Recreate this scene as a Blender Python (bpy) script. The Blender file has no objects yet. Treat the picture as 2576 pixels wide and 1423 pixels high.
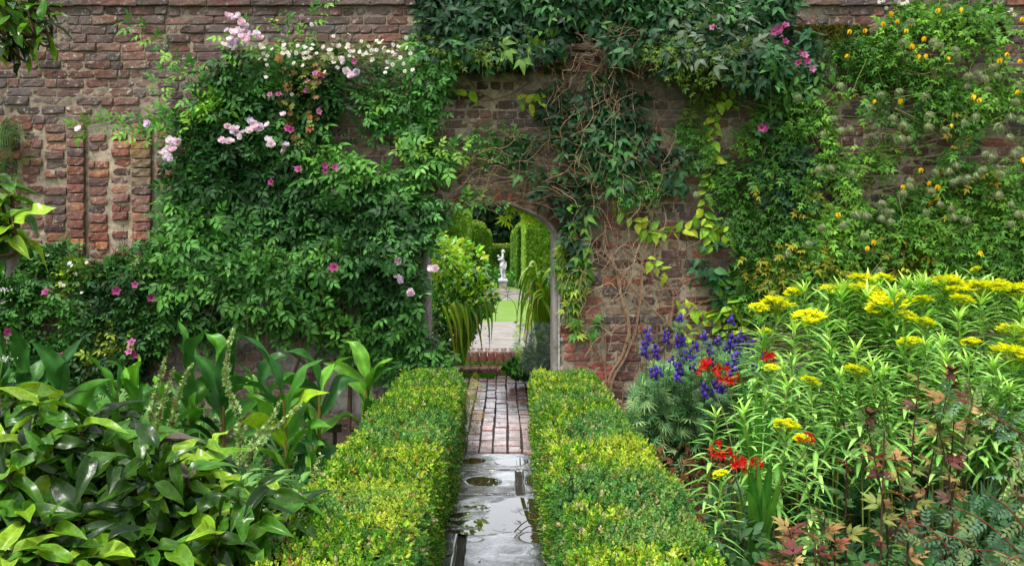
import bpy, math, random
import numpy as np
from mathutils import Matrix, Vector
R = math.radians
sc = bpy.context.scene
COL = sc.collection
# ---------------- camera ----------------
CAMZ = 1.52; FOC = 2240.0; U0 = 1266.0; V0 = 625.0; YW = 7.467    # wall plane 7.5 m away
cam = bpy.data.cameras.new("Camera"); cam.lens = FOC/2576*36; cam.sensor_width = 36
cam.shift_x = (1288-U0)/2576; cam.shift_y = -(711.5-V0)/2576
cam.clip_start = .05; cam.clip_end = 600
co = bpy.data.objects.new("Camera", cam); COL.objects.link(co)
co.location = (0, 0, CAMZ); co.rotation_euler = (R(90), 0, 0); sc.camera = co
# ---------------- sky and sun (overcast) ----------------
SUN_EL, SUN_ROT = R(64), R(210)
w = bpy.data.worlds.new("World"); sc.world = w; w.use_nodes = True
wn = w.node_tree.nodes; wl = w.node_tree.links
sky = wn.new("ShaderNodeTexSky"); sky.sky_type = 'NISHITA'; sky.sun_disc = False
sky.sun_elevation = SUN_EL; sky.sun_rotation = SUN_ROT; sky.air_density = 1; sky.dust_density = 3
hsv = wn.new("ShaderNodeHueSaturation"); hsv.inputs['Saturation'].default_value = .22
wl.new(sky.outputs[0], hsv.inputs['Color'])
# extra glow added low in the northern sky to whiten the puddle reflections
tc = wn.new("ShaderNodeTexCoord"); dp = wn.new("ShaderNodeVectorMath"); dp.operation = 'DOT_PRODUCT'; dp.inputs[1].default_value = (0, .94, .34)
wl.new(tc.outputs['Generated'], dp.inputs[0]); mr = wn.new("ShaderNodeMapRange"); mr.interpolation_type = 'SMOOTHSTEP'
for k_, v_ in ((1, .55), (2, 1.0), (3, 1.0), (4, 2.6)): mr.inputs[k_].default_value = v_
wl.new(dp.outputs['Value'], mr.inputs[0]); sc_ = wn.new("ShaderNodeVectorMath"); sc_.operation = 'SCALE'
wl.new(hsv.outputs[0], sc_.inputs[0]); wl.new(mr.outputs[0], sc_.inputs[3])
bg = wn['Background']; wl.new(sc_.outputs[0], bg.inputs[0]); bg.inputs[1].default_value = .12
sl = bpy.data.lights.new("Sun", 'SUN'); sl.energy = 1.5; sl.angle = R(12); sl.color = (1, .96, .9)
so = bpy.data.objects.new("Sun", sl); COL.objects.link(so)
so.rotation_euler = (R(26), 0, R(-30))
sc.view_settings.view_transform = 'Standard'; sc.view_settings.look = 'None'
sc.view_settings.gamma = 1; sc.view_settings.exposure = 1.1
sc.cycles.max_bounces = 6; sc.cycles.transparent_max_bounces = 4
# ---------------- helpers ----------------
def P(u, v, Y):      # survey point: where a sight line of the photo meets depth Y
    return np.array([(u-U0)*Y/FOC, Y, CAMZ-(v-V0)*Y/FOC])
def hexl(h, k=1.0):
    c = np.array([int(h[i:i+2], 16)/255 for i in (0, 2, 4)])
    return np.where(c < .04045, c/12.92, ((c+.055)/1.055)**2.4)*k
def nrm(a):
    a = np.asarray(a, float); return a/np.maximum(np.linalg.norm(a, axis=-1, keepdims=True), 1e-9)
def vnoise(p, s=1.0, seed=0):
    p = np.atleast_2d(np.asarray(p, float))*s+seed*17.31+100.5
    i = np.floor(p).astype(np.int64); f = p-i; f = f*f*(3-2*f); d = p.shape[1]; out = 0
    for c in range(2**d):
        h = np.zeros(len(p), np.int64)+seed*7919; wgt = 1.0
        for k in range(d):
            b = (c >> k) & 1
            h = (h*73856093) ^ ((i[:, k]+b)*(19349663+k*8349279)); h &= 0x7fffffff
            wgt = wgt*(f[:, k] if b else 1-f[:, k])
        h = (h ^ (h >> 13))*1274126177 & 0x7fffffff
        out = out+wgt*((h ^ (h >> 16)) % 65536)/65535.0
    return out
def fbm(p, s=1.0, seed=0, o=3):
    return sum(vnoise(p, s*2**k, seed+k)*.5**(k+1) for k in range(o))/(1-.5**o)
class MB:
    def __init__(s): s.V=[]; s.L=[]; s.S=[]; s.C=[]; s.M=[]; s.n=0
    def raw(s, V, L, S, C, m=0):
        V = np.asarray(V, float); s.V.append(V); s.L.append(np.asarray(L)+s.n); s.S.append(np.asarray(S))
        C = np.asarray(C, float)
        s.C.append(np.broadcast_to(C, V.shape).copy()); s.M.append(np.full(len(S), m)); s.n += len(V)
    def scatter(s, T, Pn, F, sca, col, m=0):
        V, L, S, G = T; N = len(Pn)
        if N == 0: return
        sca = np.asarray(sca, float)
        if sca.ndim < 2: sca = np.broadcast_to(sca.reshape(-1, 1), (N, 3))
        W = V[None]*sca[:, None, :]
        W = np.einsum('nij,nkj->nki', F, W)+np.asarray(Pn)[:, None, :]
        k = len(V)
        C = np.asarray(col)[:, None, :]*(G[None, :, None] if G.ndim == 1 else G[None])
        LL = (L[None]+(np.arange(N)*k)[:, None]).ravel()
        s.raw(W.reshape(-1, 3), LL, np.tile(S, N), np.clip(C, 0, 1).reshape(-1, 3), m)
    def build(s, name, mats, parent=None, smooth=True, origin=None, link=True):
        V = np.concatenate(s.V); L = np.concatenate(s.L); S = np.concatenate(s.S); C = np.concatenate(s.C)
        if parent is not None and origin is None: V = V-np.array(parent.location)
        elif origin is not None: V = V-np.array(origin)
        me = bpy.data.meshes.new(name)
        me.vertices.add(len(V)); me.vertices.foreach_set('co', V.astype(np.float32).ravel())
        me.loops.add(len(L)); me.loops.foreach_set('vertex_index', L.astype(np.int32))
        me.polygons.add(len(S)); st = np.concatenate([[0], np.cumsum(S)[:-1]])
        me.polygons.foreach_set('loop_start', st.astype(np.int32))
        me.polygons.foreach_set('use_smooth', np.full(len(S), smooth))
        if not isinstance(mats, (list, tuple)): mats = [mats]
        for m in mats: me.materials.append(m)
        me.polygons.foreach_set('material_index', np.concatenate(s.M).astype(np.int32))
        a = me.color_attributes.new('Col', 'FLOAT_COLOR', 'POINT')
        a.data.foreach_set('color', np.hstack([C, np.ones((len(C), 1))]).astype(np.float32).ravel())
        me.update(calc_edges=True)
        o = bpy.data.objects.new(name, me)
        if link: COL.objects.link(o)
        if parent is not None: o.parent = parent
        elif origin is not None: o.location = origin
        return o
def tag(o, label=None, cat=None, group=None, kind=None):
    if label: o['label'] = label
    if cat: o['category'] = cat
    if group: o['group'] = group
    if kind: o['kind'] = kind
    return o
def thing(name, label, cat, loc, group=None):
    o = bpy.data.objects.new(name, None); o.empty_display_size = .1; COL.objects.link(o)
    o.location = [float(x) for x in loc]; return tag(o, label, cat, group)
def inst(me, name, parent, M, label=None):
    o = bpy.data.objects.new(name, me); COL.objects.link(o)
    if parent is not None:
        o.parent = parent; M = Matrix.Translation(-Vector(parent.location)) @ M
    o.matrix_local = M
    if label: o['label'] = label
    return o
def mat4(F, loc, s=1.0):
    M = Matrix([[float(F[i][j])*s for j in range(3)]+[float(loc[i])] for i in range(3)]+[[0, 0, 0, 1]]); return M
def frames(d, n):            # columns x, y(length), z(normal)
    d = nrm(np.atleast_2d(d)); n = np.broadcast_to(np.atleast_2d(n), d.shape)
    x = np.cross(d, n); bad = np.linalg.norm(x, axis=1) < 1e-4; x[bad] = (1, 0, 0); x = nrm(x); z = np.cross(x, d)
    return np.stack([x, d, z], axis=2)
def grid_T(rows, cols):
    f = []
    for i in range(rows-1):
        for j in range(cols-1):
            a = i*cols+j; f += [a, a+1, a+cols+1, a+cols]
    return np.array(f), np.full((rows-1)*(cols-1), 4)
def leafT(n=4, m=3, w=.45, a=.8, b=1.0, fold=.25, curl=.25, wave=0, wf=3, x0=0, tip=.0, rim=None, mid=1.12):
    t = np.linspace(0, 1, n+1); V=[]; G=[]
    for ti in t:
        hw = w/2*(max(math.sin(math.pi*min(ti**a*.985+.008, 1)), 0.0)**b)
        hw = max(hw, .012)
        for j in range(m):
            s = j/(m-1)*2-1
            V.append((s*hw, ti, -curl*ti*ti+fold*abs(s)*hw+wave*math.sin(ti*wf*math.pi*2+(s > 0)*1.3)*abs(s)*hw))
            G.append(mid if abs(s) < .1 else (1.0 if rim is None or abs(s) < .99 else rim))
    L, S = grid_T(n+1, m); return np.array(V), L, S, np.array(G)
def joinT(parts):            # parts: (T, offset, angle(about z), scale, tilt(about x))
    V=[];L=[];S=[];G=[];n=0
    for T, off, ang, sc_, tilt in parts:
        v = T[0]*sc_; ct, st = math.cos(tilt), math.sin(tilt)
        v = np.stack([v[:,0], v[:,1]*ct-v[:,2]*st, v[:,1]*st+v[:,2]*ct], 1)
        c, s_ = math.cos(ang), math.sin(ang)
        v = np.stack([v[:,0]*c-v[:,1]*s_, v[:,0]*s_+v[:,1]*c, v[:,2]], 1)+np.array(off)
        V.append(v); L.append(T[1]+n); S.append(T[2]); G.append(T[3]); n += len(v)
    return np.concatenate(V), np.concatenate(L), np.concatenate(S), np.concatenate(G)
def smoothpath(pts, k=6):
    pts = np.asarray(pts, float); n = len(pts)
    if n < 3: return np.array([pts[0]+(pts[-1]-pts[0])*t for t in np.linspace(0, 1, k+1)])
    Q = np.vstack([2*pts[0]-pts[1], pts, 2*pts[-1]-pts[-2]]); out=[]
    for i in range(1, n):
        for t in np.arange(k)/k:
            p0,p1,p2,p3 = Q[i-1],Q[i],Q[i+1],Q[i+2]
            out.append(.5*((2*p1)+(-p0+p2)*t+(2*p0-5*p1+4*p2-p3)*t*t+(-p0+3*p1-3*p2+p3)*t**3))
    out.append(pts[-1]); return np.array(out)
def tube(mb, pts, r, col, sides=5, m=0):
    pts = np.asarray(pts, float); n = len(pts)
    r = np.interp(np.linspace(0, 1, n), np.linspace(0, 1, len(np.atleast_1d(r))), np.atleast_1d(r))
    d = nrm(np.gradient(pts, axis=0)); ref = np.array([0, 0, 1.]) if abs(d[:, 2]).mean() < .8 else np.array([0, 1., 0])
    x = nrm(np.cross(d, ref)); y = np.cross(x, d)
    th = np.arange(sides)/sides*2*math.pi
    V = pts[:, None]+r[:, None, None]*(np.cos(th)[None, :, None]*x[:, None]+np.sin(th)[None, :, None]*y[:, None])
    i = np.arange(n-1)[:, None]*sides; j = np.arange(sides)[None]; j2 = (j+1) % sides
    L = np.stack([i+j, i+j2, i+sides+j2, i+sides+j], 2).ravel()
    mb.raw(V.reshape(-1, 3), L, np.full((n-1)*sides, 4), col, m)
def ribbon(mb, pts, wd, side, col, fold=.15, m=0, wave=0, seed=0):
    pts = np.asarray(pts, float); n = len(pts); t = np.linspace(0, 1, n)
    wd = np.interp(t, np.linspace(0, 1, len(wd)), wd)
    d = nrm(np.gradient(pts, axis=0)); x = nrm(np.broadcast_to(side, d.shape)-d*np.sum(d*side, 1)[:, None]); z = np.cross(x, d)
    rng = np.random.default_rng(seed); V=[]; ph = rng.uniform(0, 6)
    for s in (-1, -.5, 0, .5, 1):
        off = fold*abs(s)*wd+wave*np.sin(t*14+ph+s*1.5)*abs(s)*wd
        V.append(pts+x*(s*wd/2)[:, None]+z*off[:, None])
    V = np.stack(V, 1); L, S = grid_T(n, 5)
    col = np.asarray(col); C = np.empty((n, 5, 3)); C[:] = col if col.ndim == 1 else np.stack([np.interp(t, np.linspace(0,1,len(col)), col[:, k]) for k in range(3)], 1)[:, None]
    C[:, 2] *= 1.25; C[:, 1] *= .93; C[:, 3] *= .93
    mb.raw(V.reshape(-1, 3), L, S, np.clip(C, 0, 1).reshape(-1, 3), m)
def box(mb, a, b, col, m=0):
    (x0,y0,z0),(x1,y1,z1) = a, b
    V = [(x,y,z) for z in (z0,z1) for y in (y0,y1) for x in (x0,x1)]
    mb.raw(V, [0,2,3,1, 4,5,7,6, 0,1,5,4, 2,6,7,3, 0,4,6,2, 1,3,7,5], [4]*6, col, m)
def inpoly(pts, poly):
    x, y = pts[:, 0], pts[:, 1]; poly = np.asarray(poly, float); ins = np.zeros(len(x), bool)
    j = len(poly)-1
    for i in range(len(poly)):
        xi, yi = poly[i]; xj, yj = poly[j]
        ins ^= ((yi > y) != (yj > y)) & (x < (xj-xi)*(y-yi)/((yj-yi) or 1e-9)+xi); j = i
    return ins
def proj(p): return np.stack([U0+p[:, 0]*FOC/p[:, 1], V0-(p[:, 2]-CAMZ)*FOC/p[:, 1]], 1)
# ---------------- materials ----------------
def new_mat(name):
    m = bpy.data.materials.new(name); m.use_nodes = True; nt = m.node_tree; nt.nodes.clear()
    out = nt.nodes.new('ShaderNodeOutputMaterial'); return m, nt, out
def N(nt, t, **kw):
    n = nt.nodes.new(t)
    for k, v in kw.items():
        if k.startswith('_'): setattr(n, k[1:], v)
        else: n.inputs[k.replace('__', ' ')].default_value = v
    return n
def mixc(nt, a, b, f, mode='MIX'):
    n = nt.nodes.new('ShaderNodeMix'); n.data_type = 'RGBA'; n.blend_type = mode
    for k, v in ((0, f), (6, a), (7, b)):
        if hasattr(v, 'is_output'): nt.links.new(v, n.inputs[k])
        else: n.inputs[k].default_value = (*v, 1) if isinstance(v, (tuple, list, np.ndarray)) and len(v) == 3 else v
    return n.outputs[2]
def ramp(nt, x, p0, p1, c0=0., c1=1.):
    n = nt.nodes.new('ShaderNodeMapRange'); nt.links.new(x, n.inputs[0])
    for k, v in enumerate((p0, p1, c0, c1)): n.inputs[k+1].default_value = v
    return n.outputs[0]
def noise(nt, scale, det=3, rough=.6, vec=None, dist=0):
    n = nt.nodes.new('ShaderNodeTexNoise'); n.inputs['Scale'].default_value = scale; n.inputs['Detail'].default_value = det
    n.inputs['Roughness'].default_value = rough; n.inputs['Distortion'].default_value = dist
    if vec is None:
        g = nt.nodes.get('Geo') or nt.nodes.new('ShaderNodeNewGeometry'); g.name = 'Geo'; vec = g.outputs['Position']
    nt.links.new(vec, n.inputs['Vector']); return n.outputs[0]
def attr(nt): return N(nt, 'ShaderNodeAttribute', _attribute_name='Col').outputs[0]
def leaf_mat(name, rough=.5, trans=.2, spec=.22, var=.35, vs=14., tcol=(1.25, 1.2, .5), coat=0, bump=0):
    m, nt, out = new_mat(name)
    c = mixc(nt, attr(nt), (1, 1, 1), 0.0)
    v = ramp(nt, noise(nt, vs, 3), .3, .7, 1-var, 1+var)
    cc = nt.nodes.new('ShaderNodeVectorMath'); cc.operation = 'SCALE'; nt.links.new(c, cc.inputs[0]); nt.links.new(v, cc.inputs[3])
    b = N(nt, 'ShaderNodeBsdfPrincipled', Roughness=rough); b.inputs['Specular IOR Level'].default_value = spec
    if coat: b.inputs['Coat Weight'].default_value = coat; b.inputs['Coat Roughness'].default_value = .12
    nt.links.new(cc.outputs[0], b.inputs['Base Color'])
    if bump:
        bp = N(nt, 'ShaderNodeBump', Strength=bump, Distance=.004); nt.links.new(noise(nt, 60, 3), bp.inputs['Height']); nt.links.new(bp.outputs[0], b.inputs['Normal'])
    if trans:
        t = nt.nodes.new('ShaderNodeBsdfTranslucent'); nt.links.new(mixc(nt, cc.outputs[0], tcol, 1.0, 'MULTIPLY'), t.inputs[0])
        mx = nt.nodes.new('ShaderNodeMixShader'); mx.inputs[0].default_value = trans
        nt.links.new(b.outputs[0], mx.inputs[1]); nt.links.new(t.outputs[0], mx.inputs[2]); nt.links.new(mx.outputs[0], out.inputs[0])
    else: nt.links.new(b.outputs[0], out.inputs[0])
    return m
M_LEAF = leaf_mat('leaf'); M_WET = leaf_mat('wet_leaf', rough=.36, spec=.3, trans=.22)
M_GLOSS = leaf_mat('glossy_leaf', rough=.24, spec=.33, trans=.25, coat=.0, var=.25, vs=9, bump=.25)
M_PETAL = leaf_mat('petal', rough=.6, trans=.35, spec=.2, var=.1, tcol=(1.1, 1, 1))
M_BARK = leaf_mat('bark', rough=.85, trans=0, spec=.2, var=.4, vs=50)
M_STEM = leaf_mat('green_stem', rough=.5, trans=0, spec=.3, var=.2, vs=30)
def brick_mat(name, lich=.585, green=.0, rough=.85, wet=False):
    m, nt, out = new_mat(name); c = attr(nt)
    v = ramp(nt, noise(nt, 28, 5, .7), .3, .7, .45, 1.45)
    s = nt.nodes.new('ShaderNodeVectorMath'); s.operation = 'SCALE'; nt.links.new(c, s.inputs[0]); nt.links.new(v, s.inputs[3])
    c = s.outputs[0]
    big = ramp(nt, noise(nt, 2.2, 4), .40, .62)                       # old lime bloom and grime patches
    c = mixc(nt, c, hexl('857c74', .75), nt_mul(nt, big, .46))
    c = mixc(nt, c, hexl('cbc6ba', .8), nt_mul(nt, ramp(nt, noise(nt, 17, 6, .72), lich, lich+.06), .7))
    c = mixc(nt, c, hexl('dcdcd8', .8), nt_mul(nt, ramp(nt, noise(nt, 75, 2, .5), .68, .72), .7))
    c = mixc(nt, c, hexl('2c241e', .8), nt_mul(nt, ramp(nt, noise(nt, 9, 6, .75), .60, .70), .65))
    if green: c = mixc(nt, c, hexl('4e5420', .7), nt_mul(nt, ramp(nt, noise(nt, 4, 5, .7), .46, .62), green))
    b = N(nt, 'ShaderNodeBsdfPrincipled', Roughness=rough); nt.links.new(c, b.inputs['Base Color'])
    if wet:
        nt.links.new(ramp(nt, noise(nt, 6, 4), .35, .65, .08, .38), b.inputs['Roughness'])
    bp = N(nt, 'ShaderNodeBump', Strength=.9 if not wet else .35, Distance=.006 if not wet else .003); nt.links.new(noise(nt, 70, 5, .7), bp.inputs['Height']); nt.links.new(bp.outputs[0], b.inputs['Normal'])
    nt.links.new(b.outputs[0], out.inputs[0]); return m
def nt_mul(nt, x, k):
    n = nt.nodes.new('ShaderNodeMath'); n.operation = 'MULTIPLY'; nt.links.new(x, n.inputs[0])
    if hasattr(k, 'is_output'): nt.links.new(k, n.inputs[1])
    else: n.inputs[1].default_value = k
    return n.outputs[0]
M_BRICK = brick_mat('old_brick'); M_MORTAR = brick_mat('lime_mortar', lich=.66, green=.35)
M_PAVE = brick_mat('wet_brick_paving', lich=.7, wet=True)
def simple(name, col, rough=.8, var=.3, vs=20, bump=.3, metal=0, bs=60, coat=0):
    m, nt, out = new_mat(name)
    v = ramp(nt, noise(nt, vs, 5, .65), .3, .7, 1-var, 1+var)
    s = nt.nodes.new('ShaderNodeVectorMath'); s.operation = 'SCALE'; s.inputs[0].default_value = tuple(col); nt.links.new(v, s.inputs[3])
    b = N(nt, 'ShaderNodeBsdfPrincipled', Roughness=rough, Metallic=metal); nt.links.new(s.outputs[0], b.inputs['Base Color'])
    b.inputs['Coat Weight'].default_value = coat
    bp = N(nt, 'ShaderNodeBump', Strength=bump, Distance=.01); nt.links.new(noise(nt, bs, 5, .7), bp.inputs['Height']); nt.links.new(bp.outputs[0], b.inputs['Normal'])
    nt.links.new(b.outputs[0], out.inputs[0]); return m
M_SOIL = simple('damp_soil', hexl('33261c'), .85, .5, 25, .9, bs=35)
M_STONE = simple('weathered_stone', hexl('a29c92', .9), .85, .4, 12, .6)
M_MARBLE = simple('white_marble', hexl('e9ecf2', .95), .5, .08, 20, .1)
M_IRON = simple('rusty_wire', hexl('4a4238'), .6, .3, 40, .1)
M_FLAG = simple('pale_flagstone', hexl('9a948c', .85), .7, .3, 4, .2)
# ---------------- ground ----------------
def sheet(name, x0, x1, y0, y1, z, mat, nx=60, ny=60, amp=.0, s=3, seed=1):
    X, Y = np.meshgrid(np.linspace(x0, x1, nx), np.linspace(y0, y1, ny))
    p = np.stack([X.ravel(), Y.ravel(), np.zeros(X.size)], 1); p[:, 2] = z+amp*(fbm(p[:, :2], s, seed)-.5)
    L, S = grid_T(ny, nx); mb = MB(); mb.raw(p, L, S, (1, 1, 1)); return tag(mb.build(name, mat), kind='structure')
sheet('ground', -300, 300, -200, 500, -.02, simple('field', hexl('3f5a22'), .9, .4, 1, .3), 10, 10)
for k, (a, b) in enumerate(((-6, -.38), (.34, 6))): sheet('soil', a, b, .5, 8.0, .0, M_SOIL, 120, 120, .05, 5)
for k, (a, b) in enumerate(((-9, -.62), (.62, 9))):
    sheet('soil', a, b, 7.86, 11.26, .24, M_SOIL, 90, 40, .04, 5, 3)
def lawn_mat():
    m, nt, out = new_mat('mown_grass')
    c = mixc(nt, hexl('6c9430', .8), hexl('86ac44', .8), ramp(nt, noise(nt, 60, 4, .8), .35, .65))
    c = mixc(nt, c, hexl('9db45c', .85), ramp(nt, noise(nt, 1.5, 3), .5, .8, 0, .5))
    b = N(nt, 'ShaderNodeBsdfPrincipled', Roughness=.9); nt.links.new(c, b.inputs['Base Color'])
    bp = N(nt, 'ShaderNodeBump', Strength=.6, Distance=.01); nt.links.new(noise(nt, 150, 3, .7), bp.inputs['Height']); nt.links.new(bp.outputs[0], b.inputs['Normal'])
    nt.links.new(b.outputs[0], out.inputs[0]); return m
sheet('lawn', -12, 12, 15.4, 80, .255, lawn_mat(), 60, 60, .01)
# far paved apron under the statue and terrace paving before the lawn
PUD = [(1215, 1299, 118, 36), (1312, 1264, 66, 14), (1345, 1294, 40, 26), (1213, 1212, 36, 11), (1288, 1161, 34, 9), (1190, 1160, 25, 7), (1345, 1210, 22, 14), (1350, 1352, 34, 12), (1195, 1358, 16, 5), (1300, 1330, 50, 8)]
def pud_geo(u, v, ru, rv):
    Y = FOC*CAMZ/(v-V0); return (u-U0)*Y/FOC, Y, ru*Y/FOC, abs(FOC*CAMZ/(v-rv-V0)-FOC*CAMZ/(v+rv-V0))/2
def flags(name, x0, x1, y0, y1, z, rowd, seed, mat, sm=True, gap=.012, amp=.004, wlen=(.5, 1.1), rows=None, joints=None):
    rng = np.random.default_rng(seed); mb = MB(); ys = list(rows) if rows else []
    if not ys:
        y = y0; ys = [y0]
        while y < y1-.15: y = min(y+rng.uniform(*rowd), y1); ys.append(y)
    for i in range(len(ys)-1):
        xs = [x0]
        if joints and i in joints: xs += joints[i]+[x1]
        elif joints is not None: xs += [x1]
        else:
            xs[0] -= rng.uniform(0, .5)
            while xs[-1] < x1: xs.append(xs[-1]+rng.uniform(*wlen))
        for j in range(len(xs)-1):
            ax, bx = xs[j]+gap/2, xs[j+1]-gap/2; ay, by = ys[i]+gap/2, ys[i+1]-gap/2
            g_ = .012 if name == 'slab_path' else .03; nx, ny = max(4, int((bx-ax)/g_)), max(4, int((by-ay)/g_)); tx, ty = np.linspace(0, 1, nx), np.linspace(0, 1, ny)
            X, Y = np.meshgrid(ax+(bx-ax)*tx, ay+(by-ay)*ty)
            edge = np.minimum(np.minimum(X-ax, bx-X), np.minimum(Y-ay, by-Y))
            tilt = rng.normal(0, .0025, 2); h = z+rng.normal(0, .0015)+tilt[0]*(X-ax)+tilt[1]*(Y-ay)+amp*(fbm(np.stack([X.ravel(), Y.ravel()], 1), 4, seed).reshape(X.shape)-.5)
            h = h-np.where(edge < 1e-5, .035, np.clip(.012-edge, 0, .012)*.25)
            if name == 'slab_path':
                for a_ in PUD:
                    px_, py_, sx_, sy_ = pud_geo(*a_); rr_ = ((X-px_)/sx_)**2+((Y-py_)/sy_)**2+(fbm(np.stack([X.ravel(), Y.ravel()], 1), 9, 3).reshape(X.shape)-.5)*1.3; h = h-.0065*np.clip(1.5-rr_, 0, 1)**.7
            jit = .006*(vnoise(np.stack([X.ravel(), Y.ravel()], 1), 12, seed).reshape(X.shape)-.5)
            L, S = grid_T(ny, nx); c = np.full(3, rng.uniform(.85, 1.1))*np.array([1, rng.uniform(.97, 1.02), rng.uniform(.95, 1.05)])
            mb.raw(np.stack([(X+jit).ravel(), (Y+jit).ravel(), h.ravel()], 1), L, S, c)
    return tag(mb.build(name, mat), kind='structure')
def slab_mat():
    m, nt, out = new_mat('wet_slab')
    base = mixc(nt, hexl('3c3836', .6), hexl('585254', .65), ramp(nt, noise(nt, 3.5, 5, .65), .35, .65))
    base = mixc(nt, base, hexl('2e2723', .8), ramp(nt, noise(nt, 2.2, 4, .6, dist=.6), .5, .62, 0, .75))
    b = N(nt, 'ShaderNodeBsdfPrincipled'); nt.links.new(base, b.inputs['Base Color'])
    nt.links.new(ramp(nt, noise(nt, 5, 4, .6, dist=.8), .35, .7, .05, .24), b.inputs['Roughness'])
    b.inputs['Specular IOR Level'].default_value = .75
    bp = N(nt, 'ShaderNodeBump', Strength=.8, Distance=.014); nt.links.new(noise(nt, 6, 5, .62, dist=2.6), bp.inputs['Height'])
    b2 = N(nt, 'ShaderNodeBump', Strength=.25, Distance=.003); nt.links.new(noise(nt, 45, 4, .6), b2.inputs['Height']); nt.links.new(bp.outputs[0], b2.inputs['Normal'])
    nt.links.new(b2.outputs[0], b.inputs['Normal']); nt.links.new(b.outputs[0], out.inputs[0])
    b3 = N(nt, 'ShaderNodeBump', Strength=.35, Distance=.006); nt.links.new(noise(nt, 5, 4, .55, dist=3.0), b3.inputs['Height']); nt.links.new(b3.outputs[0], b.inputs['Coat Normal'])
    b.inputs['Coat Roughness'].default_value = .06; b.inputs['Coat IOR'].default_value = 1.45
    nt.links.new(ramp(nt, noise(nt, 2.6, 4, .6, dist=.8), .36, .56, .15, 1.0), b.inputs['Coat Weight']); return m
sheet('path_bed', -.42, .38, .5, 10.7, -.012, simple('joint_dirt', hexl('26221a'), .8, .5, 25, .8), 30, 300, .006, 8)
flags('slab_path', -.42, .38, 1.5, 6.61, .006, (.5, .7), 4, slab_mat(), gap=.018, rows=[1.5, 2.1, 2.75, 3.45, 4.10, 4.79, 5.49, 6.10, 6.605], joints={1: [.05], 2: [-.1], 4: [-.22], 6: [.108]})
def brick_paving():
    rng = np.random.default_rng(9); mb = MB(); xs = [-.50, -.395, -.285, -.18, -.077, .036, .142, .245, .35]
    pal = [hexl(h, .9) for h in ('a07670', 'b08880', '8e6c6c', 'b89490', '9a685c', 'a48e8a', '84645e')]
    for k in range(len(xs)-1):
        y = 6.62+rng.uniform(0, .02)
        while y < 10.72:
            l = rng.choice([.205, .2, .215, .1, .19]); g = .0038
            ax, bx, ay, by = xs[k]+g+rng.normal(0, .002), xs[k+1]-g+rng.normal(0, .002), y+g*.6, y+l-g*.6
            tx = np.array([0, .05, .35, .65, .95, 1]); X, Y = np.meshgrid(ax+(bx-ax)*tx, ay+(by-ay)*tx)
            E = np.minimum(np.minimum(X-ax, bx-X), np.minimum(Y-ay, by-Y))
            X = X+.005*math.sin(y*2+k)
            h = .008+rng.normal(0, .003)+rng.normal(0, .02)*(X-ax)-np.where(E < 1e-6, .03, 0)
            L, S = grid_T(6, 6); mb.raw(np.stack([X.ravel(), Y.ravel(), h.ravel()], 1), L, S, pal[rng.integers(len(pal))]*rng.uniform(.8, 1.2)); y += l
    tag(mb.build('brick_path', M_PAVE, smooth=False), kind='structure')
brick_paving()
flags('terrace_paving', -5, 5, 11.27, 15.4, .26, (.35, .7), 6, M_FLAG)
flags('far_paving', -2.2, 1.6, 21.9, 27.0, .28, (.45, .8), 8, M_FLAG)
# puddles: real shallow water lying on the slabs
def puddle_mat():
    m, nt, out = new_mat('rain_water'); b = N(nt, 'ShaderNodeBsdfPrincipled', Roughness=.0); b.inputs['Base Color'].default_value = (.035, .024, .012, 1)
    b.inputs['IOR'].default_value = 1.5; b.inputs['Specular IOR Level'].default_value = .9; nt.links.new(b.outputs[0], out.inputs[0]); return m
MP = puddle_mat()
mb = MB()
for k, a in enumerate(PUD):
    px_, py_, sx_, sy_ = pud_geo(*a); th = np.arange(28)/28*2*math.pi; V_ = np.vstack([np.stack([px_+sx_*1.25*np.cos(th), py_+sy_*1.25*np.sin(th), np.full(28, .0034+.00012*k)], 1), [[px_, py_, .0034+.00012*k]]])
    V_[:, 0] = np.clip(V_[:, 0], -.41, .37); L_=[]
    for i in range(28): L_ += [i, (i+1) % 28, 28]
    mb = MB(); mb.raw(V_, L_, [3]*28, (1, 1, 1)); tag(mb.build('puddle', MP, smooth=False), kind='structure')
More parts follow.
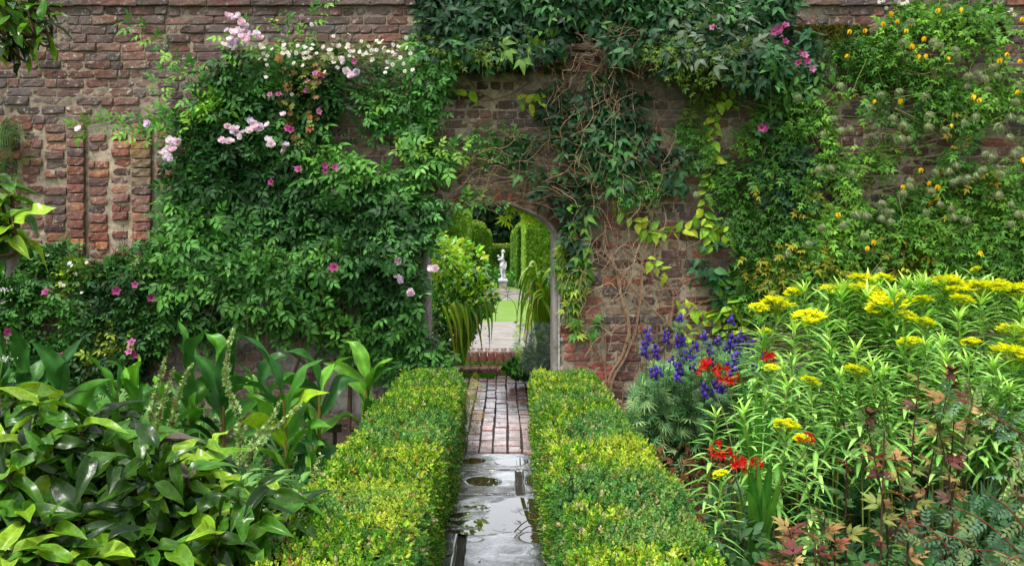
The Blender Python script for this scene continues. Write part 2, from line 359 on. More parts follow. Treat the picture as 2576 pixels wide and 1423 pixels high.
# ---------------- garden wall ----------------
DX0, DX1, SPR, APEX = (1077-U0)/300, (1391-U0)/300, CAMZ-(590-V0)/300, CAMZ-(512-V0)/300
DC = (DX0+DX1)/2; HW = (DX1-DX0)/2
def arch_z(x):            # four-centred flat arch
    t = np.clip(np.abs((np.asarray(x)-DC)/HW), 0, 1)
    return SPR+(APEX-SPR)*(.62*np.sqrt(np.clip(1-t**2.6, 0, 1))+.38*(1-t**1.5))
ZT1 = CAMZ+(V0-172)/300; ZT2 = CAMZ+(V0-78)/300; XS = (1995-U0)/300; XL = (430-U0)/300; ZLL = CAMZ-(668-V0)/300
YB = YW+.27
def bricks(mb, items, seed, amp=.006):
    # items rows: x0,x1,z0,z1,yface,r,g,b
    A = np.array(items, float); n = len(A); rng = np.random.default_rng(seed)
    sx = np.array([0, 0, .035, .25, .5, .75, .965, 1, 1.]); sz = np.array([0, 0, .09, .5, .91, 1, 1.])
    S, T = np.meshgrid(sx, sz); S = S.ravel(); T = T.ravel(); nx, nz = len(sx), len(sz)
    ii, jj = np.meshgrid(np.arange(nx), np.arange(nz)); back = ((ii == 0) | (ii == nx-1) | (jj == 0) | (jj == nz-1)).ravel()
    rimr = (((ii == 1) | (ii == nx-2) | (jj == 1) | (jj == nz-2)).ravel()) & ~back
    X = A[:, 0:1]+(A[:, 1:2]-A[:, 0:1])*S; Z = A[:, 2:3]+(A[:, 3:4]-A[:, 2:3])*T
    Yf = np.repeat(A[:, 4:5], len(S), 1)
    p = np.stack([X.ravel(), Z.ravel()], 1)
    e = vnoise(p, 22, seed).reshape(X.shape)-.5; e2 = vnoise(p, 22, seed+5).reshape(X.shape)-.5
    nz_ = fbm(p, 26, seed+9, 3).reshape(X.shape)-.5
    tl = rng.normal(0, .02, (n, 1))*(X-A[:, 0:1])+rng.normal(0, .03, (n, 1))*(Z-A[:, 2:3])
    tilt = rng.normal(0, .012, (n, 1))*(X-(A[:, 0:1]+A[:, 1:2])/2)
    Y = Yf+tl+nz_*amp*2.4+np.where(back, .045, 0)+np.where(rimr, .0035, 0)
    corner = (np.minimum(S, 1-S) < .07) & (np.minimum(T, 1-T) < .15)
    Y = Y+np.where(corner, .006, 0)
    Xo = X+e*.011; Zo = Z+e2*.011+tilt
    V = np.stack([Xo, Y, Zo], 2); L, Sx = grid_T(nz, nx); k = len(S)
    LL = (L[None]+(np.arange(n)*k)[:, None]).ravel(); C = np.repeat(A[:, 5:8][:, None], k, 1)
    mb.raw(V.reshape(-1, 3), LL, np.tile(Sx, n), C.reshape(-1, 3), 0)
PUR = [hexl(h) for h in ('6a4034', '744638', '7c4c3a', '5e4038', '8a5440', '6c4a42', '5f4c4c', '8e6048', '745850', '553c38')]
RED = [hexl(h) for h in ('8f4a34', '7d4030', 'a05a3a', '6b3c32', '934f3c', '5c3a36', 'a8683f', '7a4a3e')]
ORG = [hexl(h) for h in ('9a5238', '8a4632', 'a8623c', '7d4836')]
MIX = [hexl(h) for h in ('7c5a4c', '6e5044', '86624f', '5f504c', '75604f', '8d6a52', '6a4c40', '90705a', '7a6a5c')]
JMB = [hexl(h, 1.15) for h in ('a04c38', 'b25a40', '984a36', 'a85844')]
def colour_at(x, z, rng):
    u, v = U0+x*300, V0-(z-CAMZ)*300
    if u < 440: pal = PUR if v < 300 else (RED if rng.random() < .9 else PUR)
    elif u < 1060: pal = PUR if v < 200 else MIX+PUR[:3]
    elif u > 1395 and u < 1480+(v-690)*.15 and v > 660: pal = JMB
    elif v < 520 and u < 1750: pal = MIX
    elif u > 1990: pal = RED[:5]+MIX+PUR
    else: pal = RED[:6]+MIX+PUR[:6]
    c = pal[rng.integers(len(pal))]*rng.uniform(.6, 1.2)*(.82 if v < 300 else 1.); return c*.84+c.mean()*.16
RING = .13
def build_wall():
    rng = np.random.default_rng(31); front=[]; back=[]; pitch = .0783
    def cut(x0, x1, z0, z1):  # keep clear of the doorway and its ring of voussoirs
        if z0 > APEX+RING or x1 < DX0-.07 or x0 > DX1+.055: return [(x0, x1)]
        if z1 <= SPR+.02:
            o = []
            if x0 < DX0-.07: o.append((x0, min(x1, DX0-.07-.005)))
            if x1 > DX1+.055: o.append((max(x0, DX1+.055+.005), x1))
            return [q for q in o if q[1]-q[0] > .03]
        o = []
        for k in np.linspace(x0, x1, 7): pass
        xs = np.linspace(x0, x1, 21); ok = (np.abs(xs-DC) > HW+.06+.10*np.clip((z0-SPR)/.2, 0, 1)*0) | (z0 > arch_z(xs)+RING*.92)
        ok &= (z0+.5*pitch > arch_z(xs)+RING*.92) | (np.abs(xs-DC) > HW+.07)
        i = 0
        while i < 21:
            if ok[i]:
                j = i
                while j < 20 and ok[j+1]: j += 1
                if xs[j]-xs[i] > .035: o.append((xs[i], xs[j]))
                i = j+1
            else: i += 1
        return o
    def course(z, x0, x1, y, lst, h, g=.009, lens=(.225, .22, .11, .215, .11), top=None):
        x = x0-rng.uniform(0, .2)
        while x < x1:
            l = rng.choice(lens)*rng.uniform(.9, 1.08); a, b = max(x, x0), min(x+l-g*rng.uniform(.8, 1.5), x1)
            if b-a > .035:
                for (p, q) in (cut(a, b, z, z+h) if y < YW+.1 else [(a, b)]):
                    zz = z+rng.normal(0, .003); hh = h*rng.uniform(.92, 1.05); off = rng.normal(0, .005)
                    if rng.random() < .06: off += .012
                    lst.append((p, q, zz, zz+hh, y+off, *colour_at((p+q)/2, z, rng)))
            x += l
    # lower/front wall
    z = -.05; k = 0
    while z < ZT2-.04:
        h = pitch-.010
        if z < ZLL: course(z, -6.2, XL, YW, front, h)
        if z < ZT1-.03: course(z, XL, XS, YW, front, h, g=.013)
        course(z, XS, 6.2, YW, front, h); z += pitch
    # upper/rear wall, seen over the ledges
    z = ZLL-.1; zr0, zr1 = CAMZ-(645-V0)/300, CAMZ-(325-V0)/300
    cols = [(-6.2, -5.95), (-5.92, -5.7), (-5.67, -5.45), (-5.42, -5.2), (-5.17, -4.95), (-4.92, -4.72), (-4.69, -4.47), (-4.44, -4.22)]+[((a-U0)/300*YB/YW, (b-U0)/300*YB/YW) for a, b in ((-2, 50), (57, 106), (113, 166), (174, 215), (224, 272), (282, 328), (336, 382), (392, 432), (440, 490), (500, 550))]
    while z < 4.7:
        if z < ZT1-.15 and False: pass
        h = pitch-.010; x1r = (560-U0)/300
        v = V0-(z-CAMZ)*300*YW/YB
        if zr0-.1 < z < zr1+.02 or z < zr0:
            for ci, (a, b) in enumerate(cols):
                if a > XL+.05 and z < ZT1-.15: continue
                rib = ci in (11, 14); d = -.045 if rib else rng.uniform(-.022, .004)
                zz = z+(.02 if ci % 2 else 0)+rng.normal(0, .003); cc = colour_at(a, z, rng)
                if ci == 14 and z > CAMZ-(480-V0)/300: cc = hexl('8a6a3c')*rng.uniform(.7, 1.1)
                if rib: back.append((a, b, zz, zz+h+.004, YB-.0+d, *cc))
                else:
                    if rng.random() < .07: continue
                    if rng.random() < .35:
                        mm = a+(b-a)*rng.uniform(.35, .65); back.append((a, mm-.012, zz, zz+h-rng.uniform(0, .012), YB+d, *cc)); back.append((mm, b, zz, zz+h-rng.uniform(0, .015), YB+rng.uniform(-.02, .004), *colour_at(a, z, rng)))
                    else: back.append((a+rng.uniform(-.01, .015), b-rng.uniform(-.008, .03), zz, zz+h-rng.uniform(0, .012), YB+d, *cc))
            course(z, (555-U0)/300, 6.4, YB, back, h) if z > ZT1-.15 else None
        elif z < ZT1-.15: course(z, -6.6, XL+.1, YB, back, h)
        elif v < 38: course(z, -6.6, 6.6, YB-.03, back, h+.006, g=.006, lens=(.33, .3, .36, .2))
        else: course(z, -6.6, 6.6, YB, back, h)
        z += pitch
    # rubble ledge copings
    for (a, b, zt) in ((XL, XS, ZT1), (XS, 6.2, ZT2), (-6.2, XL, ZLL)):
        x = a
        while x < b:
            l = rng.uniform(.12, .3); front.append((x, min(x+l-.015, b), zt-.045+rng.normal(0, .006), zt+rng.uniform(0, .02), YW-.02+rng.normal(0, .01), *(MIX[rng.integers(len(MIX))]*rng.uniform(.5, .8)))); x += l
    # voussoirs
    mb = MB(); bricks(mb, front, 3)
    L, Sx = grid_T(6, 5); n = 34; T = np.linspace(-1, 1, n+1)
    for i in range(n):
        c = MIX[rng.integers(len(MIX))]*rng.uniform(.8, 1.3) if rng.random() < .6 else RED[rng.integers(len(RED))]
        xa, xb = DC+HW*T[i]*1.02, DC+HW*T[i+1]*1.02
        def nrmal(x):
            e = .01; xx = min(max(x, DC-HW+e), DC+HW-e); d = (arch_z(xx+e)-arch_z(xx-e))/(2*e); v = np.array([-d, 1]); v[0] = np.clip(v[0], -2.2, 2.2); return v/np.linalg.norm(v)
        g = .006; V=[]; lo, hi = .012, RING*rng.uniform(.85, 1.0)
        for r in np.array([0, 0, .1, .9, 1, 1]):
            for s in np.array([0, .08, .5, .92, 1]):
                x = xa+(xb-xa)*(g*4+s*(1-g*8)); nn = nrmal(x); rr = lo+(hi-lo)*r
                V.append((x+nn[0]*rr, 0, float(arch_z(x))+nn[1]*rr))
        V = np.array(V); V[:, 1] = YW+rng.normal(0, .004)+.012*(fbm(V[:, [0, 2]], 26, 3)-.5); V[:5, 1] += .04; V[-5:, 1] += .04
        Vb = V.copy(); mb.raw(Vb, L, Sx, c)
    wall = thing('garden_wall', 'old red brick garden wall with arched doorway and climbing plants along its foot', 'wall', (DC, YW, 0))
    mb.build('lower_brickwork', M_BRICK, wall, smooth=False)
    mb = MB(); bricks(mb, back, 4, .007); mb.build('upper_brickwork', M_BRICK, wall, smooth=False)
    # mortar: fronts, ledge tops, reveals
    mb = MB(); mc = hexl('ac9c84', 1.0)
    def panel(x0, x1, z0, z1, y, amp=.006, d=.022):
        nx, nz = max(2, int((x1-x0)/d)), max(2, int((z1-z0)/d)); X, Z = np.meshgrid(np.linspace(x0, x1, nx), np.linspace(z0, z1, nz))
        p = np.stack([X.ravel(), Z.ravel()], 1); Y = y+amp*(fbm(p, 18, 7)-.5)*2; L, S = grid_T(nz, nx)
        mb.raw(np.stack([p[:, 0], Y, p[:, 1]], 1), L, S, mc*(np.interp(p[:, 1], [2.45, 2.65], [1., .75])*(.7+.6*fbm(p, 4, 9)))[:, None])
    r = .007
    panel(-6.2, XL, -.1, ZLL-.01, YW+r); panel(XL, DX0-.03, -.1, ZT1-.01, YW+r); panel(DX1+.03, XS, -.1, ZT1-.01, YW+r); panel(XS, 6.2, -.1, ZT2-.01, YW+r)
    xs = np.linspace(DX0-.03, DX1+.03, 60); zs = np.linspace(0, 1, 60)
    X, Tt = np.meshgrid(xs, zs); zb = np.where(np.abs(X-DC) < HW, arch_z(X), SPR)+.004
    Z = zb+(ZT1-.01-zb)*Tt; p = np.stack([X.ravel(), Z.ravel()], 1); L, S = grid_T(60, 60)
    mb.raw(np.stack([p[:, 0], YW+r+.006*(fbm(p, 18, 7)-.5)*2, p[:, 1]], 1), L, S, mc)
    panel(-6.6, 6.6, ZT1-.12, 4.75, YB+.013, .008); panel(-6.6, XL+.2, ZLL-.3, ZT1-.12, YB+.008, .010)
    for (a, b, zt) in ((XL, XS, ZT1-.012), (XS, 6.2, ZT2-.012), (-6.2, XL, ZLL-.012)):
        X, Y = np.meshgrid(np.linspace(a, b, 60), np.linspace(YW+.0, YB+.03, 6)); p = np.stack([X.ravel(), Y.ravel()], 1); L, S = grid_T(6, 60)
        mb.raw(np.stack([p[:, 0], p[:, 1], zt+.02*(fbm(p, 8, 2)-.3)], 1), L, S, hexl('5a5530', .8))
    box(mb, (-6.6, YB+.06, ZT1-.12), (6.6, YB+.2, 4.75), mc); box(mb, (-6.6, YB+.06, ZLL-.3), (XL+.2, YB+.2, ZT1-.12), mc)                # wall's rear faces
    YR = YW+.40
    for q in ((-6.2, -.1, DX0-.03, ZLL-.03), (XL, ZLL-.03, DX0-.03, ZT1-.03), (DX1+.03, -.1, 6.2, ZT1-.03), (DX0-.03, APEX+.08, DX1+.03, ZT1-.03)): box(mb, (q[0], YW+.05, q[1]), (q[2], YR, q[3]), mc)
    mb.build('lime_mortar', M_MORTAR, wall)
    # rendered surround: jamb posts in front, soffit through the wall
    def surround():
        mb = MB(); path=[]
        for z in np.linspace(-.05, SPR, 24): path.append((DX0, z, -1, 0))
        for x in np.linspace(DX0, DX1, 61)[1:-1]:
            e = .004; d = float(arch_z(min(x+e, DX1))-arch_z(max(x-e, DX0)))/(2*e); v = np.array([-d, 1]); v /= np.linalg.norm(v); path.append((x, float(arch_z(x)), v[0], v[1]))
        for z in np.linspace(SPR, -.05, 24): path.append((DX1, z, 1, 0))
        path = np.array(path); n = len(path); cols=[]
        wl_ = np.where(path[:, 1] < SPR+.001, np.where(path[:, 0] < DC, .068, .052), np.interp(path[:, 1], [SPR, SPR+.08], [.05, .022]))
        wl_ = wl_*(1+.25*(vnoise(path[:, :2], 9, 4)-.5))
        prof = [(1.0, YW+.02), (1.0, YW-.008), (.5, YW-.012), (.12, YW-.010), (0, YW), (0, YW+.1), (0, YW+.25), (0, YR)]
        V = np.zeros((n, len(prof), 3))
        for k, (f, y) in enumerate(prof):
            V[:, k, 0] = path[:, 0]+path[:, 2]*wl_*f; V[:, k, 2] = path[:, 1]+path[:, 3]*wl_*f; V[:, k, 1] = y
        q = V.reshape(-1, 3); q += (fbm(q, 14, 3)[:, None]-.5)*np.array([.012, .006, .012])
        L, S = grid_T(n, len(prof)); cc = hexl('a39d96', .78)*(0.75+.5*fbm(q, 6, 8))[:, None]
        mb.raw(q, L, S, cc)
        return mb
    surround().build('door_surround', M_RENDER, wall)
    return wall
def render_mat():
    m, nt, out = new_mat('lime_render'); c = attr(nt)
    c = mixc(nt, c, hexl('5f564c'), ramp(nt, noise(nt, 11, 6, .75), .48, .62, 0, .75))
    c = mixc(nt, c, hexl('5b5b3c'), ramp(nt, noise(nt, 5, 4), .52, .7, 0, .5))
    b = N(nt, 'ShaderNodeBsdfPrincipled', Roughness=.85); nt.links.new(c, b.inputs['Base Color'])
    bp = N(nt, 'ShaderNodeBump', Strength=.8, Distance=.008); nt.links.new(noise(nt, 40, 5, .7), bp.inputs['Height']); nt.links.new(bp.outputs[0], b.inputs['Normal'])
    nt.links.new(b.outputs[0], out.inputs[0]); return m
M_RENDER = render_mat()
WALL = build_wall()
def blobs(mb, spots, seed, col):
    rng = np.random.default_rng(seed)
    for (x, z, r, y) in spots:
        n = 40; th = np.arange(n)/n*2*math.pi; V=[]
        for f, d in ((1, .014), (.93, -.004), (.4, -.007), (.02, -.008)):
            rr = r*f*(1+1.1*(fbm(np.stack([np.cos(th), np.sin(th)], 1)*1.1, 2.2, int(seed+abs(x)*97), 4)-.5))
            V.append(np.stack([x+rr*np.cos(th), np.full(n, y+d), z+rr*np.sin(th)*.8], 1))
        V = np.concatenate(V); L=[]
        for k in range(3):
            for i in range(n): j = (i+1) % n; L += [k*n+i, k*n+j, (k+1)*n+j, (k+1)*n+i]
        mb.raw(V, L, [4]*(3*n), col)
mb = MB(); sp = [(p[0], p[2], r, YW-.004) for p, r in ((P(1482, 655, YW), .055), (P(1490, 690, YW), .05), (P(1414, 640, YW), .05), (P(1412, 665, YW), .06), (P(1414, 700, YW), .045), (P(1413, 735, YW), .04), (P(1412, 770, YW), .035), (P(1412, 930, YW), .04), (P(1710, 355, YW), .03), (P(1880, 840, YW), .05), (P(1620, 700, YW), .03), (P(1415, 855, YW), .025), (P(600, 860, YW), .12), (P(680, 790, YW), .1), (P(850, 960, YW), .2), (P(900, 1000, YW), .22), (P(950, 960, YW), .2), (P(780, 1000, YW), .2), (P(820, 880, YW), .16), (P(730, 930, YW), .2))]
blobs(mb, sp, 5, hexl('b8b2a8', .8)); vv = np.linspace(588, 938, 120); xa = P(1403, 0, YW)[0]+0*vv; wd_ = .018+.055*np.clip(fbm(np.stack([vv/40, vv*0], 1), 1.3, 8, 4)-.35, 0, 1)*2
V_ = np.stack([np.stack([xa+wd_*f, YW-.019+.004*(vnoise(np.stack([vv/9, vv*0+f*3], 1), 1, 2)-.5)+(.02 if f == 1 else 0), CAMZ-(vv-V0)/300], 1) for f in (0, .35, .7, .97, 1)], 1)
L_, S_ = grid_T(120, 5); mb.raw(V_.reshape(-1, 3), L_, S_, hexl('c2beb6', .85)); mb.build('old_limewash', M_RENDER, WALL)
# low brick steps beyond the doorway
def steps():
    rng = np.random.default_rng(5); t = thing('garden_steps', 'two low red brick steps leading up to the terrace beyond the arch', 'steps', (-.2, 10.8, 0))
    for (y0, y1, z0, z1) in ((10.62, 11.0, -.02, .102), (10.93, 11.26, .085, .262)):
        mb = MB(); x = -1.0
        while x < .8:
            wd = rng.uniform(.095, .108); n = 7; c = [hexl(h) for h in ('6b4038', '7c4c40', '5c3a36', '84584a')][rng.integers(4)]*rng.uniform(.8, 1.2)
            prof = [(y0, z0), (y0, z1-.03), (y0+.004, z1-.012), (y0+.016, z1-.002), (y0+.035, z1), ((y0+y1)/2, z1), (y1, z1)]
            o = rng.normal(0, .003, 2); V=[]
            for (y, z) in prof:
                for xx, d in ((x, .02), (x+.004, 0), (x+wd/2, 0), (x+wd-.008, 0), (x+wd-.004, .02)): V.append((xx, y+o[0]+(d if y < y0+.03 else 0), z+o[1]-(d if y > y0+.03 else 0)))
            L, S = grid_T(7, 5); mb.raw(V, L, S, c); x += wd
        box(mb, (-1, y0+.012, z0-.1), (.8, y1, z1-.012), hexl('3a352a'))
        mb.build('step', M_PAVE, t)
steps()
# ---------------- clipped box hedges ----------------
bl = leafT(3, 2, .62, .9, .8, 0, .1)
sprig = joinT([(bl, (0, 0, .010*i/3), a, .0155*(1.15-.08*i), .35+.16*i) for i, a in enumerate(np.array([0, 3.1, 1.6, 4.7, .8, 3.9, 2.4, 5.5]))])
CB = [hexl(h) for h in ('4f801c', '6c9c28', '447524', '92ae2e', 'a9b83c', '5a8a3a')]
def hedge(label, x0, x1, y0, y1, h, seed, ntop):
    rng = np.random.default_rng(seed); t = thing('box_hedge', label, 'hedge', ((x0+x1)/2, (y0+y1)/2, 0))
    prof_n = 40; per = [(x0, 0), (x0, h-.05), (x0+.05, h), (x1-.05, h), (x1, h-.05), (x1, 0)]
    per = np.array(per); seg = np.linalg.norm(np.diff(per, axis=0), axis=1); cum = np.concatenate([[0], np.cumsum(seg)])
    def surf(s, y):
        p = np.stack([np.interp(s, cum, per[:, 0]), np.interp(s, cum, per[:, 1])], 1)
        nx = np.where(s < cum[1], -1, np.where(s > cum[4], 1, 0.)); nz = np.where((s > cum[1]) & (s < cum[4]), 1., 0)
        mid1 = (s > cum[1]) & (s < cum[2]); mid2 = (s > cum[3]) & (s < cum[4]); nx = np.where(mid1, -.7, np.where(mid2, .7, nx)); nz = np.where(mid1 | mid2, .7, nz)
        nn = np.stack([nx, np.zeros_like(nx), nz], 1)
        q = np.stack([p[:, 0], y, p[:, 1]], 1); lump = (fbm(q, 4.5, seed, 3)-.5)*.07+(fbm(q, 1.3, seed+3, 2)-.5)*.05
        return q+nn*lump[:, None], nn
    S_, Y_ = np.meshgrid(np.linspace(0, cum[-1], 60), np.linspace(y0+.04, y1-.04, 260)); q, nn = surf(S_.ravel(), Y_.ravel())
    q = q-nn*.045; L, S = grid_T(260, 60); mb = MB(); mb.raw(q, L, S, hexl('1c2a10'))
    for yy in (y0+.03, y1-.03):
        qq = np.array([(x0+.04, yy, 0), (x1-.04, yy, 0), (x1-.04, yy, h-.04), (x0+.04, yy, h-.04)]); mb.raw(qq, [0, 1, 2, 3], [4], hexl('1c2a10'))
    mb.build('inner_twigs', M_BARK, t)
    mb = MB(); wt = rng.random(ntop)
    yy = y0+(y1-y0)*rng.random(ntop)**1.0; s = rng.uniform(0, cum[-1], ntop)
    ntp = (s > cum[1]) & (s < cum[4]); q, nn = surf(s, yy)
    k = rng.random(len(q)) < np.where(ntp, 1, .85)*np.where((nn[:, 0]*(-1 if x1 < 0 else 1) > .5) & (q[:, 2] < .2), .4, 1); q, nn = q[k], nn[k]
    k = fbm(q, 15, seed+31, 2) > .30; q, nn = q[k], nn[k]
    ne = int(ntop*.05)
    qe = np.stack([rng.uniform(x0, x1, ne), np.where(rng.random(ne) < .5, y0, y1), rng.uniform(0, h, ne)], 1); ned = np.zeros((ne, 3)); ned[:, 1] = np.where(qe[:, 1] < (y0+y1)/2, -1, 1)
    q = np.vstack([q, qe]); nn = np.vstack([nn, ned]); n = len(q)
    lay = rng.uniform(-.03, .012, n)+.005*rng.exponential(1, n)*(rng.random(n) < .5); q = q+nn*lay[:, None]
    d = nrm(nn*1.0+np.array([0, 0, .35])+rng.normal(0, .42, (n, 3)))   # sprig axis
    F = frames(nrm(np.cross(d, rng.normal(0, 1, (n, 3)))), d)
    cn = fbm(q, 3.2, seed+5, 3); tipy = np.clip((cn-.47)*5, 0, 1)
    blue = np.clip((fbm(q, 2.3, seed+11, 3)-.53)*7, 0, 1)
    top = (nn[:, 2] > .3)*1.0
    yel = (rng.random(n) < (.22+.68*tipy)*np.where(top > 0, 1, .35)); pale = rng.random(n) < .04
    c = np.array([CB[i] for i in rng.integers(0, 3, n)]); c[yel] = np.array([CB[i] for i in rng.integers(3, 5, n)])[yel]
    c = c*(1-blue[:, None]*.6)+hexl('4c8350')*blue[:, None]*.6; c[pale] = hexl('b5ae84'); br = rng.random(n) < .02; c[br] = hexl('8a6438')
    c = c*rng.uniform(.7, 1.3, (n, 1))*1.16
    mb.scatter(sprig, q, F, rng.uniform(.8, 1.35, n), c); mb.build('foliage', M_WET, t)
hedge('low clipped box hedge left of the wet path, patched with lime new growth', -.80, -.325, 2.3, 7.0, .54, 21, 30000)
hedge('low clipped box hedge right of the wet path, ending against the brick wall', .237, .715, 2.3, 7.1, .54, 22, 30000)
# ---------------- beyond the doorway ----------------
def zg(Y): return .25 if Y > 7.87 else 0.
tiny = leafT(2, 2, .5, .9, .8, 0, .1)
cluster = joinT([(tiny, (0, 0, 0), a, 1.0-.1*(i % 3), .2+.25*(i % 4)) for i, a in enumerate(np.arange(7)*.9)])
def yew(label, foot, h, seed, dens=1500, lc='57882c', lt='a4cc48', size=.042):
    # foot: 4 ground corners (x,y) anticlockwise
    rng = np.random.default_rng(seed); foot = np.array(foot, float); c = foot.mean(0)
    t = thing('yew_hedge', label, 'hedge', (c[0], c[1], .25)); mb = MB(); q=[]; nn=[]
    def face(p00, p10, p11, p01, nrmv):
        a = np.linalg.norm(np.array(p10)-p00)*np.linalg.norm(np.array(p01)-p00); n = int(a*dens)
        u, v = rng.random((n, 1)), rng.random((n, 1)); p00, p10, p11, p01 = map(np.array, (p00, p10, p11, p01))
        q.append((p00*(1-u)+p10*u)*(1-v)+(p01*(1-u)+p11*u)*v); nn.append(np.tile(nrmv, (n, 1)))
        mb.raw([p00-np.array(nrmv)*.05, p10-np.array(nrmv)*.05, p11-np.array(nrmv)*.05, p01-np.array(nrmv)*.05], [0, 1, 2, 3], [4], hexl('1a2a10'))
    z0, z1 = .22, h; sh = .13
    for i in range(4):
        a, b = foot[i], foot[(i+1) % 4]; e = b-a; nv = np.array([e[1], -e[0], 0]); nv = nv/np.linalg.norm(nv)
        a2, b2 = a+(c-a)*.04, b+(c-b)*.04
        face((*a, z0), (*b, z0), (*b2, z1-sh), (*a2, z1-sh), nv)
    f2 = [foot[i]+(c-foot[i])*.04 for i in range(4)]; f3 = [foot[i]+(c-foot[i])*.2 for i in range(4)]
    for i in range(4):
        a, b = f2[i], f2[(i+1) % 4]; a3, b3 = f3[i], f3[(i+1) % 4]; face((*a, z1-sh), (*b, z1-sh), (*b3, z1), (*a3, z1), (0, 0, 1))
    face((*f3[0], z1), (*f3[1], z1), (*f3[2], z1), (*f3[3], z1), (0, 0, 1))
    mb.build('inner_twigs', M_BARK, t)
    q = np.vstack(q); nn = np.vstack(nn); n = len(q); q = q+nn*((fbm(q, 2.5, seed)-.5)*.07+rng.uniform(-.04, .03, n))[:, None]
    d = nrm(nn+np.array([0, 0, .7])+rng.normal(0, .35, (n, 3))); F = frames(d, nn+rng.normal(0, .3, (n, 3)))
    col = hexl(lc)+(hexl(lt)-hexl(lc))*np.clip((fbm(q, 5, seed)-.4)*3*rng.random(n), 0, 1)[:, None]
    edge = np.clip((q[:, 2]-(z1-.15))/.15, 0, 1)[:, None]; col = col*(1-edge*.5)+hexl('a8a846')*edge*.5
    mb = MB(); mb.scatter(cluster, q, F, rng.uniform(.7, 1.3, n)*size, col*rng.uniform(.7, 1.25, (n, 1))); mb.build('foliage', M_LEAF, t)
yew('tall clipped yew buttress left of the statue, nearest and cut off by the arch top', [(-1.85, 24.6), (-1.0, 24.6), (-.98, 27), (-1.85, 27)], 3.7, 41, 2200, '84b440', 'c4e468')
yew('mid height clipped yew block left of the statue with a dark front face', [(-1.45, 28), (-.78, 28), (-.58, 32), (-1.45, 32)], 2.38, 42)
yew('slim far yew block peeping out just left of the statue', [(-1.0, 33), (-.50, 33), (-.46, 34.3), (-1.0, 34.3)], 2.2, 43)
yew('tall clipped yew buttress right of the statue, nearest and cut off by the arch top', [(.63, 24.8), (1.6, 24.8), (1.6, 27.5), (.60, 27.5)], 3.7, 44, 2200, '84b440', 'c4e468')
yew('mid height clipped yew block right of the statue with a rounded golden top', [(.47, 28), (1.2, 28), (1.2, 32), (.38, 32)], 2.3, 45)
yew('slim far yew block peeping out just right of the statue', [(.34, 33), (.9, 33), (.9, 34.3), (.30, 34.3)], 2.2, 46)
yew('low level hedge closing the view straight behind the statue', [(-1.6, 35), (1.3, 35), (1.3, 36), (-1.6, 36)], 1.66, 47, 1100, '4a7828', '7aa43c')
yew('tall dark yew at the far left edge of the arch view', [(-3.0, 21.5), (-1.62, 21.5), (-1.62, 24.3), (-3.0, 24.3)], 3.6, 48, 1200, '3c6424', '5f8c30')
yew('dark yew block at the far right edge of the arch view', [(1.35, 22), (2.6, 22), (2.6, 24.6), (1.35, 24.6)], 3.3, 49, 1200, '3c6424', '5f8c30')
def dark_tree(label, x, y, h, r, seed):
    rng = np.random.default_rng(seed); t = thing('dark_tree', label, 'tree', (x, y, .2), 'dark trees beyond the garden')
    mb = MB(); tube(mb, [(x, y, .1), (x+.1, y, h*.4), (x, y+.1, h*.8)], [.28, .2, .05], hexl('3a2e22'), 8)
    for k in range(6):
        a = rng.uniform(0, 6.28); tube(mb, [(x, y, h*(.25+.08*k)), (x+math.cos(a)*r*.6, y+math.sin(a)*r*.6, h*(.4+.08*k))], [.1, .02], hexl('3a2e22'), 5)
    mb.build('trunk', M_BARK, t); mb = MB(); n = 5200
    cl = rng.normal(0, 1, (26, 3)); cl = nrm(cl)*rng.uniform(.3, 1, (26, 1))*np.array([r, r, h*.42])+np.array([x, y, h*.56])
    q = cl[rng.integers(0, 26, n)]+nrm(rng.normal(0, 1, (n, 3)))*rng.uniform(.5, 1, (n, 1))*r*.42; q[:, 2] = np.maximum(q[:, 2], .4)
    F = frames(rng.normal(0, 1, (n, 3))+np.array([0, 0, .3]), rng.normal(0, .6, (n, 3))+np.array([0, -.4, .8]))
    mb.scatter(cluster, q, F, rng.uniform(.7, 1.3, n)*.2, hexl('1f3a1e', .9)*rng.uniform(.6, 1.4, (n, 1))); mb.build('crown', M_LEAF, t)
dark_tree('dark broad tree beyond the hedges, centred behind the statue', .3, 46, 5.2, 2.6, 51)
dark_tree('dark broad tree beyond the hedges, left of the statue', -4.2, 45, 5.4, 2.7, 52)
dark_tree('dark broad tree beyond the hedges, right of the statue', 4.6, 47, 5.4, 2.7, 53)
dark_tree('dark tree filling the gap between statue and left yews', -1.9, 49, 5.0, 2.3, 54)
# statue on its pedestal
SX, SY = (1265-U0)/FOC*25.3, 25.3; KP = SY/FOC     # metres per photo pixel there
def pedestal():
    t = thing('pedestal', 'square grey stone pedestal carrying the white statue', 'pedestal', (SX, SY, .28)); mb = MB()
    zb = .275
    def blk(hw, z0, z1, hw2=None):
        hw2 = hw2 or hw; V = [(SX+sx*a, SY+sy*a, z) for z, a in ((z0, hw), (z1, hw2)) for sx, sy in ((-1,-1),(1,-1),(1,1),(-1,1))]
        mb.raw(V, [0,1,5,4, 1,2,6,5, 2,3,7,6, 3,0,4,7, 4,5,6,7, 3,2,1,0], [4]*6, hexl('97908a'))
    zt = CAMZ-(702-V0)*KP
    blk(.20, zb, zb+.04); blk(.155, zb+.042, zb+.075, .145); blk(.145, zb+.076, zb+.10, .118); blk(.112, zb+.10, zt-.07, .106); blk(.085, zb+.13, zt-.1)
    for sx in (-1, 1): box(mb, (SX+sx*.095-.012, SY-.118, zb+.12), (SX+sx*.095+.012, SY-.10, zt-.09), hexl('8a847e'))
    mb.build('shaft', M_STONE, t, smooth=False); mb = MB(); blk(.118, zt-.068, zt-.05, .135); blk(.135, zt-.048, zt); mb.build('cap', M_MARBLE, t, smooth=False)
    return zt
